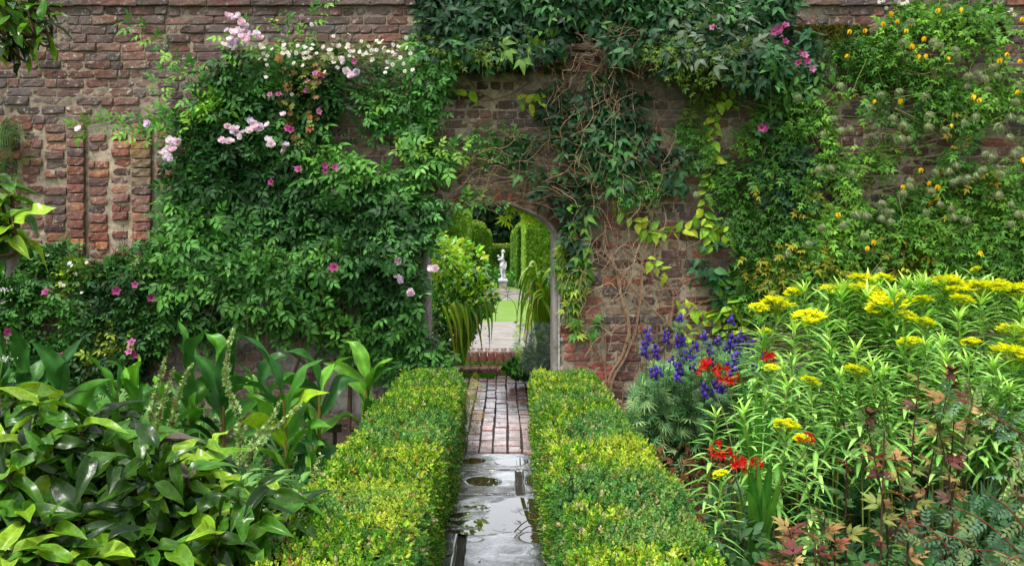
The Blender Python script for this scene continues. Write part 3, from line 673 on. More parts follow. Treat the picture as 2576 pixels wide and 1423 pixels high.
ZP = pedestal()
def statue():
    t = thing('statue', 'white marble classical figure in hip drapery facing left atop the pedestal', 'statue', (SX, SY, ZP))
    H = (702-630)*KP*1.04
    J = {'pel': (0, 0, .50, .085), 'wa': (-.005, 0, .60, .068), 'ch': (.0, 0, .72, .082), 'nk': (.0, 0, .835, .034), 'hd': (-.012, 0, .885, .050), 'tp': (-.008, 0, .935, .050),
         'hl': (-.02, -.05, .47, .07), 'kl': (-.055, -.06, .27, .046), 'al': (-.02, -.06, .06, .030), 'fl': (-.08, -.065, .025, .026),
         'hr': (.02, .05, .47, .07), 'kr': (.02, .05, .27, .05), 'ar': (.045, .05, .06, .032), 'fr': (-.01, .055, .025, .026),
         'sl': (.0, -.085, .79, .040), 'el': (-.03, -.11, .655, .032), 'wl': (-.105, -.08, .66, .024), 'ml': (-.13, -.06, .665, .026),
         'sr': (.0, .085, .79, .040), 'er': (-.045, .10, .67, .032), 'wr': (-.115, .04, .745, .024), 'mr': (-.145, .02, .76, .030)}
    E = [('pel','wa'),('wa','ch'),('ch','nk'),('nk','hd'),('hd','tp'),('pel','hl'),('hl','kl'),('kl','al'),('al','fl'),('pel','hr'),('hr','kr'),('kr','ar'),('ar','fr'),('ch','sl'),('sl','el'),('el','wl'),('wl','ml'),('ch','sr'),('sr','er'),('er','wr'),('wr','mr')]
    k = list(J); me = bpy.data.meshes.new('figure'); me.from_pydata([(J[a][0]*H, J[a][1]*H, J[a][2]*H) for a in k], [(k.index(a), k.index(b)) for a, b in E], [])
    me.materials.append(M_MARBLE); o = bpy.data.objects.new('figure', me); COL.objects.link(o); o.parent = t
    m = o.modifiers.new('Skin', 'SKIN'); me.skin_vertices if me.skin_vertices else None
    sv = me.skin_vertices[0] if len(me.skin_vertices) else None
    if sv is None:
        bpy.context.view_layer.objects.active = o; o.select_set(True); bpy.ops.mesh.customdata_skin_add(); sv = me.skin_vertices[0]
    for i, a in enumerate(k): sv.data[i].radius = (J[a][3]*H, J[a][3]*H); sv.data[i].use_root = (i == 0)
    o.modifiers.new('Sub', 'SUBSURF').render_levels = 2; m.use_smooth_shade = True
    # hair, drapery, held bunch, plinth
    mb = MB(); rng = np.random.default_rng(3)
    def ball(c, r, n=10, bump=.15, s=1):
        th, ph = np.meshgrid(np.linspace(0, 2*math.pi, n+1), np.linspace(.01, math.pi-.01, n)); d = np.stack([np.cos(th)*np.sin(ph), np.sin(th)*np.sin(ph), np.cos(ph)], 2).reshape(-1, 3)
        rr = r*(1+bump*(vnoise(np.round(d, 4)*3, 1.3, s)-.5)*2); L, S = grid_T(n, n+1); return np.array(c)+d*rr[:, None], L, S
    def put(mb, c, r, **kw): V, L, S = ball(c, r, **kw); mb.raw(V*1.0+np.array([SX, SY, ZP]), L, S, (1, 1, 1))
    put(mb, (.012*H, 0, .93*H), .062*H, n=14, bump=.25); put(mb, (.055*H, 0, .91*H), .03*H, bump=.2); mb.build('hair', M_MARBLE, t)
    mb = MB(); put(mb, (-.155*H, .0, .775*H), .038*H, bump=.35); put(mb, (-.13*H, -.05, .655*H), .035*H, bump=.35, s=4); mb.build('held_fruit', M_MARBLE, t)
    mb = MB(); a = np.linspace(0, 2*math.pi, 49); zz = np.linspace(0, 1, 12); V=[]
    for s in zz:
        for th in a:
            f = math.sin(th*7+s*9)*.010+math.sin(th*3+s*4)*.010
            r = .100+.018*math.sin(s*3.1)+f-.012*s; dz = .56-s*.20+.07*math.sin(th)*(1-s)-.05*math.cos(th+.6)*s
            if s > .95: r -= .03
            V.append((SX+H*(r*1.05*math.cos(th)+.0), SY+H*r*1.15*math.sin(th), ZP+H*dz))
    L, S = grid_T(12, 49); mb.raw(V, L, S, (1, 1, 1)); 
    V=[]
    for s in np.linspace(0, 1, 12):
        for q in np.linspace(-1, 1, 9): V.append((SX+H*(.055+.045*math.sin(q*3+s*5)*.4+.02*s), SY+H*(-.02+q*.055), ZP+H*(.5-.44*s)))
    L, S = grid_T(12, 9); mb.raw(V, L, S, (1, 1, 1)); mb.build('drapery', M_MARBLE, t)
    mb = MB(); box(mb, (SX-.12, SY-.10, ZP+.001), (SX+.12, SY+.10, ZP+.02), (1, 1, 1)); mb.build('base', M_MARBLE, t, smooth=False)
statue()
# wire hoops edging the lawn
def hoops():
    def proto(w_, h_, r):
        mb = MB(); a = np.linspace(0, math.pi, 25); pts = np.stack([np.cos(a)*w_/2, 0*a, h_*np.sin(a)**.62], 1); pts[0, 2] = pts[-1, 2] = -.03
        tube(mb, pts, [r], hexl('3c352c'), 6); return mb.build('wire_hoop', M_IRON, origin=(0, 0, 0), link=False).data
    names = ['first', 'second', 'third', 'fourth', 'fifth']
    for row, (Y, w_, h_, x0, r, desc) in enumerate(((15.45, .74, .48, 1247, .0055, 'near edge'), (21.85, .78, .43, 1197, .006, 'far edge'))):
        me = proto(w_, h_, r)
        for k in range(-3, 4):
            x = (x0-U0)/FOC*Y+w_/2*(k+1)
            if not -1.1 < x < 1.1: continue
            o = bpy.data.objects.new('wire_hoop', me); COL.objects.link(o); o.location = (x, Y+(k % 2)*.02, .26); o.rotation_euler.z = .03*k
            side = 'before the pedestal' if abs(x) < .2 else ('left' if x < 0 else 'right')+(' of centre' if abs(x) < .56 else ', outermost')
            tag(o, 'thin wire hoop, lawn %s, %s' % (desc, side), 'hoop', 'overlapping wire hoops along the %s of the lawn' % desc)
hoops()
# ------- leaf templates used by many plants -------
oval = leafT(4, 3, .52, .75, .9, .22, .28)
ovalf = leafT(3, 3, .5, .75, .9, .22, .25)
lanc = leafT(4, 3, .33, .68, 1.0, .25, .35)
point = leafT(4, 3, .46, .62, 1.05, .25, .35)
tooth = leafT(3, 3, .42, .6, 1.1, .2, .25)
ros5 = joinT([(ovalf, (0, .62, 0), 0, .5, 0), (ovalf, (.0, .50, 0), 1.05, .42, 0), (ovalf, (0, .50, 0), -1.05, .42, 0), (ovalf, (0, .22, 0), 1.2, .38, -.1), (ovalf, (0, .22, 0), -1.2, .38, -.1), (leafT(2, 2, .03, .5, .3), (0, 0, 0), 0, .65, 0)])
tri = joinT([(point, (0, .28, 0), 0, .75, 0), (point, (0, .26, 0), 1.05, .62, -.1), (point, (0, .26, 0), -1.05, .62, -.1), (leafT(2, 2, .04, .5, .3), (0, 0, 0), 0, .3, 0)])
tang = joinT([(tooth, (0, .55, 0), 0, .5, 0), (tooth, (0, .5, 0), .95, .42, .1), (tooth, (0, .5, 0), -.95, .42, .1), (tooth, (0, .18, 0), 1.25, .4, 0), (tooth, (0, .18, 0), -1.25, .4, 0), (tooth, (0, .2, 0), .5, .3, 0), (tooth, (0, .2, 0), -.5, .3, 0)])
palm5 = joinT([(lanc, (0, .1, 0), a, s, -.05) for a, s in ((0, .9), (.6, .8), (-.6, .8), (1.2, .6), (-1.2, .6))])
fin = leafT(2, 3, .16, .55, .9, .2, .35)
acon = joinT([(fin, (0, .12, 0), a, s, 0) for a, s in ((0, .9), (.35, .8), (-.35, .8), (.8, .8), (-.8, .8), (1.2, .62), (-1.2, .62), (1.7, .5), (-1.7, .5))]+[(fin, (0, .5, 0), a, .4, 0) for a in (.6, -.6)])
roundT = joinT([(leafT(3, 3, .85, .55, .6, .2, .2, .5, 2), (0, 0, 0), a, s, .0) for a, s in ((0, .9), (.8, .85), (-.8, .85), (1.7, .75), (-1.7, .75), (2.5, .6), (-2.5, .6))])
fernT = joinT([(fin, (0, y, 0), s*1.25, .42*(1-y*.75), 0) for y in np.linspace(.05, .95, 11) for s in (1, -1)]+[(leafT(3, 2, .02, .5, .3, 0, .3), (0, 0, 0), 0, 1, 0)])
_s = np.tile(np.abs(np.linspace(-1, 1, 9)), 23); _t = np.repeat(np.linspace(0, 1, 23), 9)
def veined(T): return T[:3]+(T[3]*(1+.30*(np.cos((_t-_s*.10)*2*math.pi*9) > .55)*(_s > .05)*(_s < .95)-.14*np.sin(_t*23+_s*5)),)
MAGS = [veined(leafT(22, 9, w_, .85, .9, f_, c_, wv, wf_, rim=1.5, mid=1.3)) for w_, f_, c_, wv, wf_ in ((.46, .36, .62, .28, 1.2), (.42, .62, .95, .34, 1.6), (.50, .15, .35, .42, 1.9), (.40, .8, .5, .2, 1.0))]
eupT = leafT(3, 3, .155, .75, .6, .2, .4, rim=1.0, mid=1.7)
def leaves_on(mb, T, q, d, n, s, col, m=0): mb.scatter(T, q, frames(d, n), s, col, m)
def bush(mb, T, cen, rad, n, s, cols, seed, up=.5, shell=.55, m=0, face=(0, -.5, .8), mask=None):
    rng = np.random.default_rng(seed); a = nrm(rng.normal(0, 1, (n, 3))); q = np.array(cen)+a*np.array(rad)*(shell+(1-shell)*rng.random((n, 1))**.5)*(.82+.36*fbm(a*1.5+9, 1.6, seed)[:, None])
    q[:, 2] = np.maximum(q[:, 2], .03)
    if mask is not None: k = mask(q); q, a = q[k], a[k]; n = len(q)
    d = a+np.array([0, 0, up-.55])+rng.normal(0, .45, (n, 3)); nn = np.array(face)+rng.normal(0, .45, (n, 3))
    c = np.array(cols)[rng.integers(0, len(cols), n)]*rng.uniform(.7, 1.3, (n, 1))
    leaves_on(mb, T, q, d, nn, rng.uniform(.7, 1.25, n)*s, c, m)
def stalks(mb, base, tips, r, col, seed=0, sag=.1):
    for k, tp in enumerate(tips):
        b = np.array(base)+np.random.default_rng(seed+k).normal(0, .02, 3)*[1, 1, 0]; m_ = (b+tp)/2+np.array([0, 0, sag])
        tube(mb, smoothpath([b, m_, tp], 4), [r, r*.5], col, 5)
# leafy shrub seen through the arch on the left
t = thing('leafy_shrub', 'bushy shrub with lime young leaves and glossy dark older ones, left inside the arch', 'shrub', (-.75, 9.9, .25))
mb = MB(); rng = np.random.default_rng(61)
sp = [P(u, v, y) for u, v, y in ((1120, 660, 9.8), (1160, 640, 10), (1200, 700, 9.9), (1230, 720, 9.7), (1150, 760, 9.7), (1190, 790, 9.6), (1105, 800, 9.9), (1212, 640, 9.8), (1098, 585, 9.6))]
stalks(mb, (-.78, 9.9, .2), sp, .012, hexl('4a3a28'), 61); mb.build('branch', M_BARK, t); mb = MB()
YG = [hexl(h, 1.1) for h in ('8fc22a', 'a6cc34', '78b428', 'b4cc44')]; DG = [hexl(h, 1.2) for h in ('35682a', '44802e', '2c5624', '569638')]
bush(mb, oval, P(1120, 655, 9.9), (.22, .4, .2), 420, .075, YG, 1); bush(mb, oval, P(1165, 710, 9.8), (.26, .4, .18), 520, .07, YG+DG, 2)
bush(mb, oval, P(1135, 770, 9.8), (.30, .45, .30), 1300, .07, DG+DG+YG[:1], 3); bush(mb, oval, P(1120, 830, 9.8), (.30, .4, .25), 700, .08, DG, 4)
bush(mb, oval, P(1100, 600, 9.6), (.10, .2, .18), 90, .08, YG, 5, shell=.1); bush(mb, oval, P(1212, 632, 9.8), (.07, .1, .03), 9, .06, YG, 7, shell=.1)
bush(mb, oval, P(1205, 750, 9.6), (.17, .2, .2), 420, .08, DG+YG, 8); bush(mb, oval, P(1140, 680, 9.7), (.36, .3, .34), 300, .08, YG+DG[3:], 9, shell=.9)
mb.build('leaves', M_GLOSS, t)
def strap_clump(label, base, leaves, seed, cols):
    t = thing('strap_leaf_plant', label, 'plant', base); rng = np.random.default_rng(seed); mb = MB()
    for (pts, wd) in leaves:
        pp = smoothpath(pts, 5); c0 = cols[rng.integers(len(cols))]*rng.uniform(.85, 1.2); tipc = hexl('b8752c') if rng.random() < .35 else c0*1.1
        ribbon(mb, pp, [wd*.5, wd, wd*.95, wd*.5, .003], nrm(np.array([1, rng.uniform(-.5, .5), rng.uniform(-.3, .3)])), np.array([c0, c0, c0, tipc]), .22, seed=seed)
    mb.build('leaves', M_GLOSS, t)
rng = np.random.default_rng(63); SG = [hexl(h) for h in ('5f8f1c', '7aa622', '8fb82c', '4a7a1e', 'a3c23c')]
lv=[]
for (tu, tv) in ((1175, 905), (1162, 885), (1190, 880), (1232, 880), (1236, 860), (1208, 850), (1150, 870), (1168, 930), (1182, 905), (1145, 905), (1200, 835), (1158, 860), (1215, 900)):
    b = P(1165+rng.uniform(-15, 15), 860, 9.3); b[2] = .3; top = P(tu-12+rng.uniform(-20, 8), 765+rng.uniform(-15, 25), 9.25); e = P(tu, tv, 9.1+rng.uniform(-.1, .1))
    lv.append(([b, b*.4+top*.6+[0, 0, .05], top, top*.45+e*.55+[.02, 0, .04], e], rng.uniform(.036, .056)))
strap_clump('plant with long arching strap leaves drooping over the steps left of the doorway centre', (-.42, 9.3, .25), lv, 64, SG)
lv=[]
for k in range(46):
    b = P(1372+rng.uniform(-14, 18), 860, 9.4); b[2] = .3; h = rng.uniform(650, 760); tu = 1372+rng.uniform(-40, 30); top = P(tu, h, 9.4+rng.uniform(-.25, .25))
    s = -1 if rng.random() < .72 else 1; e = P(tu+s*rng.uniform(15, 48), h+rng.uniform(40, 190), 9.2+rng.uniform(-.3, .3))
    lv.append(([b, b*.3+top*.7+[0, 0, .03], top, top*.5+e*.5+[s*.03, 0, .07], e], rng.uniform(.03, .05)))
strap_clump('big clump of arching bright green strap leaves inside the arch on the right', (.45, 9.4, .25), lv, 65, SG)
# wisps of foliage, santolina, ferny plant, low ground plants and a white bag
t = thing('grey_santolina', 'feathery silver grey santolina bush at the foot of the right jamb', 'bush', (.36, 8.75, .2)); mb = MB()
GR = [hexl(h) for h in ('5f7a66', '7c9484', '4f6a58', '90a594')]
fe = joinT([(fin, (0, y, 0), s, .5, .2) for y, s in ((0, .5), (0, -.5), (.3, .6), (.3, -.6), (.5, .4), (.5, -.4), (.6, 0))])
bush(mb, fe, P(1366, 872, 8.8), (.15, .25, .22), 900, .06, GR, 1); bush(mb, fe, P(1350, 905, 8.7), (.14, .2, .14), 600, .055, GR, 2); bush(mb, fe, P(1385, 900, 8.6), (.10, .2, .2), 400, .055, GR, 3); mb.build('foliage', M_LEAF, t)
t = thing('hardy_geranium', 'low mound of rounded green leaves beside the lower brick step', 'plant', (.17, 9.9, .03)); mb = MB()
bush(mb, roundT, P(1306, 925, 9.9), (.17, .2, .10), 260, .05, DG+YG[2:3], 4); bush(mb, roundT, P(1335, 935, 9.6), (.16, .2, .09), 200, .05, DG, 5); mb.build('leaves', M_LEAF, t)
t = thing('straggly_plant', 'thin sprawling plant with small pale leaves at the right end of the top step', 'plant', (.25, 11.0, .26)); mb = MB()
bush(mb, fe, P(1330, 860, 10.4), (.16, .2, .25), 280, .07, YG+DG[:2], 6); mb.build('leaves', M_LEAF, t)
mb = MB(); rng = np.random.default_rng(8); th, ph = np.meshgrid(np.linspace(0, 2*math.pi, 25), np.linspace(.01, math.pi-.01, 16))
dd = np.stack([np.cos(th)*np.sin(ph), np.sin(th)*np.sin(ph), np.cos(ph)], 2).reshape(-1, 3); L, S = grid_T(16, 25); rr = 1+.22*(vnoise(np.round(dd, 3), 2.6, 3)-.5)
c = P(1384, 822, 9.9); mb.raw(c+dd*rr[:, None]*np.array([.11, .12, .17]), L, S, hexl('dfe2e8')); c2 = c.copy(); c2[2] -= .16
mb.raw(c2+dd*rr[:, None]*np.array([.12, .12, .25]), L, S, hexl('d5d8de'))
tag(mb.build('garden_sack', M_PETAL, origin=(c[0], c[1], .25)), 'white bulging sack half hidden behind the strap leaves by the right jamb', 'sack')
mb = MB(); n = 3000; rng = np.random.default_rng(7); q = np.stack([rng.uniform(-.62, .5, n), rng.uniform(10.35, 10.95, n), np.zeros(n)], 1); k = (q[:, 1] < 10.62) | ((q[:, 1] > 10.86)); q = q[k]; q[:, 2] = np.where(q[:, 1] > 10.62, .105, .015)
q = q[(q[:, 0] < -.1) | (q[:, 1] > 10.6)]; n = len(q); leaves_on(mb, tiny, q, np.stack([rng.normal(0, .5, n), rng.normal(0, .5, n), np.ones(n)], 1), rng.normal(0, 1, (n, 3)), .035, hexl('4f8a22')*rng.uniform(.6, 1.3, (n, 1)))
tag(mb.build('moss_and_grass', M_LEAF), 'thin grass and moss creeping along the foot of the brick steps', 'grass', kind='stuff')
t = thing('background_planting', 'loose green border plants at the foot of the far hedge behind the pedestal', 'plants', (0, 30, .25)); t['kind'] = 'stuff'
mb = MB(); rng = np.random.default_rng(70)
for k in range(22): bush(mb, fe if k % 2 else oval, (rng.uniform(-1.0, .9), rng.uniform(28.5, 33), .25+rng.uniform(.1, .3)), (.3, .3, rng.uniform(.25, .55)), 160, .12, YG[2:3]+DG, 700+k)
mb.build('leaves', M_LEAF, t)
bm_ = [(-2.6, 9.6, .7), (-1.7, 9.3, .6), (-1.35, 10.4, .7), (1.3, 9.8, .75), (2.1, 9.4, .6), (.95, 10.6, .5)]
for k, (x, y, r) in enumerate(bm_):
    t = thing('border_shrub', ['dark leafy shrub deep behind the wall, left of the arch view', 'rounded shrub directly behind the left jamb', 'shrub at the left end of the top step', 'shrub behind the strap leaves right of the arch', 'dark shrub far behind the wall on the right', 'low shrub at the right end of the top step'][k], 'shrub', (x, y, .25)); mb = MB()
    bush(mb, oval, (x, y, .25+r*.5), (r*.7, r*.7, r*.75), 900, .09, DG+YG[2:3], 800+k); mb.build('leaves', M_LEAF, t)
# ---------------- climbers on the wall ----------------
def ztop(X): return np.where(X < XL, ZLL, np.where(X < XS, ZT1, ZT2))
def wally(X, Z): return np.where(Z < ztop(X)+.04, YW, np.where(Z < ztop(X)+.3, YW+.27*np.clip((Z-ztop(X)-.04)/.2, 0, 1), YB))
def in_ell(uv, holes):
    k = np.zeros(len(uv), bool)
    for (a, b, ra, rb) in holes: k |= ((uv[:, 0]-a)/ra)**2+((uv[:, 1]-b)/rb)**2 < 1
    return k
def climb(mb_l, mb_s, poly, n, T, size, colf, seed, L=.45, step=.045, dep=(.03, .22), thr=.0, hs=1.6, holes=(), up=.6, stem='4a4a2a', leanout=.25, bowl=None, sr=.0028, sag=.5):
    rng = np.random.default_rng(seed); poly = np.array(poly, float); lo, hi = poly.min(0), poly.max(0); got=[]
    while sum(map(len, got)) < n:
        c = rng.uniform(lo, hi, (n*3, 2)); c = c[inpoly(c, poly)]
        if holes: c = c[~in_ell(c, holes) | (rng.random(len(c)) < .06)]
        if thr: c = c[fbm(c/300., hs*2, seed+1, 3) > thr+rng.normal(0, .03, len(c))]
        got.append(c)
    c = np.vstack(got)[:n]; X = (c[:, 0]-U0)/300; Z = CAMZ-(c[:, 1]-V0)/300
    K = max(3, int(L/step)); th = rng.normal(math.pi/2 if up > 0 else -math.pi/2, 1.3-abs(up)*.6, n); curv = rng.normal(0, 1.2, n)
    t = (np.arange(K)+.5)*step*1.0; lf = rng.uniform(.5, 1.15, n)
    s = t[None]*lf[:, None]; ang = th[:, None]+curv[:, None]*s
    dx = np.cos(ang)*step*lf[:, None]; dz = np.sin(ang)*step*lf[:, None]-s*sag*step
    px = X[:, None]+np.cumsum(dx, 1)-dx.sum(1, keepdims=True)*.4; pz = Z[:, None]+np.cumsum(dz, 1)-dz.sum(1, keepdims=True)*.4
    lump = fbm(np.stack([X, Z], 1), 1.7, seed+2, 2); o0 = dep[0]+(dep[1]-dep[0])*np.clip(lump*1.6-.3, 0, 1)*rng.uniform(.25, 1, n)
    off = o0[:, None]+leanout*s*rng.uniform(.2, 1, (n, 1))
    wy = wally(px.ravel(), pz.ravel()).reshape(px.shape); py = wy-off
    q = np.stack([px, py, pz], 2)
    if mb_s is not None:
        for i in range(0, n, 1 if n < 500 else 2): tube(mb_s, q[i], [sr, sr*.5], hexl(stem), 3)
    flat = q.reshape(-1, 3); m_ = rng.random(len(flat)) < .93; uv = proj(flat)
    sd = np.tile(np.where(np.arange(K) % 2, 1, -1), n); aa = ang.ravel()+sd*rng.uniform(.5, 1.5, len(flat))
    d = np.stack([np.cos(aa), -rng.uniform(.0, .7, len(flat)), np.sin(aa)*.75-rng.uniform(0, .55, len(flat))], 1)
    m_ &= inpoly(uv+rng.normal(0, 10, uv.shape), poly)
    if holes: m_ &= ~in_ell(uv, holes) | (rng.random(len(uv)) < .15)
    U_, V_ = uv[:, 0], uv[:, 1]; m_ &= ~((U_ > 1046) & (U_ < 1092) & (V_ > 630) & (V_ < 850)) & ~((U_ > 1085) & (U_ < 1400) & (V_ > 548) & (V_ < 880)) & ~((U_ > 1130) & (U_ < 1340) & (V_ > 530) & (V_ < 880))
    q, d, uv = flat[m_], d[m_], uv[m_]; k = len(q)
    nn = np.array([0, -.55, .75])+rng.normal(0, .42, (k, 3))
    col = colf(q, uv, rng); leaves_on(mb_l, T, q, d, nn, rng.uniform(.65, 1.2, k)*size, col)
def pal(cols, var=.25, patch=None, pc=None, ps=2.2, hue=.5):
    cc = np.array([hexl(c) for c in cols])
    def f(q, uv, rng):
        i = np.clip((fbm(q, ps, 5, 3)-.3)*2.2*len(cc)+rng.normal(0, .8, len(q)), 0, len(cc)-1).astype(int); c = cc[i]*rng.uniform(1-var*1.5, 1+var*1.3, (len(q), 1))
        if patch:
            for (a, b, ra, rb, pr), pcx in zip(patch, pc):
                m = (in_ell(uv, [(a, b, ra, rb)])) & (rng.random(len(q)) < pr); c[m] = hexl(pcx)*rng.uniform(.75, 1.25, (m.sum(), 1))
        return c*.9
    return f
def flowers(parent, me_list, name, pts, size, seed, face=(0, -1, .35), jit=.35, off=.0, base='flower'):
    rng = np.random.default_rng(seed)
    for k, p in enumerate(pts):
        nrmv = nrm(np.array(face)+rng.normal(0, jit, 3)); F = frames(nrm(np.cross(nrmv, rng.normal(0, 1, 3)))[None], nrmv[None])[0]
        inst(me_list[k % len(me_list)], base, parent, mat4(F, p, size*rng.uniform(.85, 1.15)))
def proto(mb, name, mats): o = mb.build(name, mats, origin=(0, 0, 0), link=False); me = o.data; bpy.data.objects.remove(o); return me
def ringleaves(mb, T, n, s, col, tilt, z=0, seed=0, r0=0, var=.1, m=0, jit=.1):
    rng = np.random.default_rng(seed); a = np.arange(n)/n*2*math.pi+rng.uniform(0, 1)+rng.normal(0, jit, n); r = np.stack([np.cos(a), np.sin(a), 0*a], 1)
    d = r*math.cos(tilt)+np.array([0, 0, math.sin(tilt)]); nn = -r*math.sin(tilt)+np.array([0, 0, math.cos(tilt)])
    leaves_on(mb, T, r*r0+np.array([0, 0, z]), d, nn, s*rng.uniform(1-var, 1+var, n), np.tile(col, (n, 1))*rng.uniform(1-var, 1+var, (n, 1)), m)
petal = leafT(4, 5, 1.0, 1.25, .7, .15, -.35, .2, 1.2)
def rose_me(seed, c1='f3dfe8', c2='e3bcd2'):
    mb = MB(); rng = np.random.default_rng(seed)
    for n, s, tl, z, c in ((5, .52, .25, 0, c1), (5, .44, .55, .03, c2), (4, .32, .95, .06, c1)): ringleaves(mb, petal, n, s, hexl(c), tl, z, seed+n)
    ringleaves(mb, tiny, 8, .12, hexl('d8b860'), .9, .1, seed); return proto(mb, 'bloom', M_PETAL)
ROSE = [rose_me(k, *c) for k, c in enumerate((('fbf2f6', 'f3dfe8'), ('f6e4ec', 'ecccdc'), ('fcf8fa', 'f2e4ee'), ('f2e6f4', 'e4d2ea')))]
def daisy_me(seed):
    mb = MB(); ringleaves(mb, leafT(2, 2, .28, 1, .6, 0, .1), 13, .5, hexl('f2f0ee'), .12, 0, seed)
    th = np.arange(10)/10*6.283; V = np.vstack([np.stack([.16*np.cos(th), .16*np.sin(th), 0*th+.03], 1), [[0, 0, .08]]]); L=[]
    for i in range(10): L += [i, (i+1) % 10, 10]
    mb.raw(V, L, [3]*10, hexl('e2b52c')); return proto(mb, 'daisy', M_PETAL)
DAISY = [daisy_me(1), daisy_me(2)]
def trumpet_me(col, seed=0):
    mb = MB(); n = 25; a = np.linspace(0, 2*math.pi, n); V=[]; C=[]
    for t in np.linspace(0, 1, 7):
        lob = 1+.22*np.cos(a*5)*t**3; r = (.10+.10*t+.34*t**4)*lob; V.append(np.stack([r*np.cos(a), r*np.sin(a), 0*a+.75*t-.12*t**6], 1)); C.append(np.tile(hexl(col)*(1.25-.35*t), (n, 1)))
    L, S = grid_T(7, n); mb.raw(np.vstack(V), L, S, np.clip(np.vstack(C), 0, 1)); ringleaves(mb, tiny, 5, .3, hexl('5c8a3c'), .5, -.02, 2); return proto(mb, 'trumpet', M_PETAL)
PINK = [trumpet_me('b85a90'), trumpet_me('a8447e'), trumpet_me('c67aa6')]
def bell_me():
    mb = MB(); tp = leafT(4, 5, .62, .6, .75, .35, .35); ringleaves(mb, tp, 4, .8, hexl('f4cc20'), -.95, .25, 1, .04); ringleaves(mb, tp, 4, .7, hexl('ecbc18'), -1.15, .25, 2, .03); ringleaves(mb, tiny, 7, .3, hexl('6a5a20'), -1.3, .1, 3)
    tube(mb, smoothpath([(0, 0, .25), (.05, 0, .7), (.3, .1, 1.3)], 4), [.025], hexl('6f9440'), 4); return proto(mb, 'yellow_bell', M_PETAL)
BELL = [bell_me()]
def seed_me(seed):
    mb = MB(); rng = np.random.default_rng(seed)
    for k in range(90):
        a0 = rng.uniform(0, 6.283); tw = rng.uniform(.5, 1.6); th = np.linspace(.25, rng.uniform(1.5, 2.6), 5); r = rng.uniform(.22, .48)*(1+.25*np.linspace(0, 1, 5)**3)
        a = a0+tw*np.linspace(0, 1, 5)**1.5; q = np.stack([r*np.sin(th)*np.cos(a), r*np.sin(th)*np.sin(a), .1+r*np.cos(th)], 1)
        ribbon(mb, q, [.03, .036, .03, .01], nrm(np.cross(q[2], [0, 0, 1.])), hexl(['94a274', 'b0ba92', '7c8e58'][k % 3]), 0, seed=k)
    tube(mb, smoothpath([(0, 0, 0), (.05, .05, .5), (.25, .2, 1.2)], 4), [.02], hexl('7f9a50'), 4); return proto(mb, 'fluffy_seed_head', M_PETAL)
SEED = [seed_me(1), seed_me(2)]
def onwall(lst, off=.2, jit=0, seed=0):
    rng = np.random.default_rng(seed); out=[]
    for (u, v) in lst: y = YW-off*rng.uniform(.8, 1.2); out.append(P(u+rng.normal(0, jit) if jit else u, v+rng.normal(0, jit) if jit else v, y))
    return out
def c4(l): return [(1932+.5*a, .5*b) for a, b in l]
def c2(l): return [(644+.5*a, .5*b) for a, b in l]
def arch_shoot(ml, ms, pts, T, size, colf, seed, off=.15, step=.05, r=.005, stem='5a5a30', yy=None, end=.4):
    rng = np.random.default_rng(seed); q = smoothpath([P(u, v, (YW-off) if yy is None else yy) for u, v in pts], 14)
    tube(ms, q, [r, r*end], hexl(stem), 5); ln = np.concatenate([[0], np.cumsum(np.linalg.norm(np.diff(q, axis=0), axis=1))]); s = np.arange(step, ln[-1], step)
    p = np.stack([np.interp(s, ln, q[:, k]) for k in range(3)], 1); tg = nrm(np.stack([np.interp(s, ln, np.gradient(q[:, k])) for k in range(3)], 1)); n = len(s)
    sd = np.where(np.arange(n) % 2, 1, -1)[:, None]; pr = np.cross(tg, [0, -1., 0]); d = pr*sd+tg*.5+np.array([0, -.3, -.1])+rng.normal(0, .3, (n, 3))
    leaves_on(ml, T, p, d, np.array([0, -.6, .7])+rng.normal(0, .3, (n, 3)), size*rng.uniform(.7, 1.2, n), colf(p, proj(p), rng))
# A. climbing rose, left of the arch
t = thing('climbing_rose', 'large climbing rose with pale pink blossom clusters covering the wall left of the arch', 'climbing rose', (P(820, 1000, YW)[0], YW-.12, 0))
ml, ms = MB(), MB()
cr = pal(['2a5426', '33622a', '3f742e', '4f8836', '609a3c'], .22, [(510, 275, 60, 40, .6), (760, 140, 70, 40, .25), (460, 120, 100, 70, .6), (1130, 380, 120, 60, .5), (1000, 600, 80, 80, .4), (1090, 640, 60, 200, .35)], ['86bf3a', '7cb03c', '86b83c', '6fa854', '62a050', '62a050'])
A1 = [(470, 290), (530, 210), (590, 150), (660, 125), (760, 130), (1010, 170), (1050, 250), (1060, 330), (1150, 380), (1130, 420), (1040, 470), (1100, 520), (1075, 600), (1050, 640), (1060, 760), (1100, 850), (1140, 930), (1130, 980), (1010, 950), (900, 900), (800, 850), (700, 850), (560, 800), (470, 810), (400, 700), (395, 560), (440, 430), (395, 340)]
climb(ml, ms, A1, 500, ros5, .155, cr, 101, .5, .055, (.02, .30), .41, holes=[(920, 310, 95, 75), (975, 410, 50, 30), (900, 210, 80, 30), (560, 750, 60, 40), (620, 620, 30, 60), (1000, 260, 50, 40)], up=-.5, leanout=.35)
climb(ml, ms, [(400, 480), (560, 400), (1000, 420), (1060, 560), (1030, 800), (900, 860), (700, 800), (480, 720)], 240, ros5, .155, cr, 102, .5, .055, (.1, .45), .42, up=-.5, leanout=.4)
climb(ml, ms, [(560, 180), (900, 180), (860, 420), (520, 430), (440, 330)], 110, ros5, .14, cr, 103, .45, .055, (.06, .3), up=.5)
climb(ml, ms, [(1060, 560), (1090, 700), (1130, 900), (1120, 985), (1000, 960), (960, 860), (1020, 700)], 110, ros5, .15, cr, 104, .4, .055, (.08, .4), up=-.6)
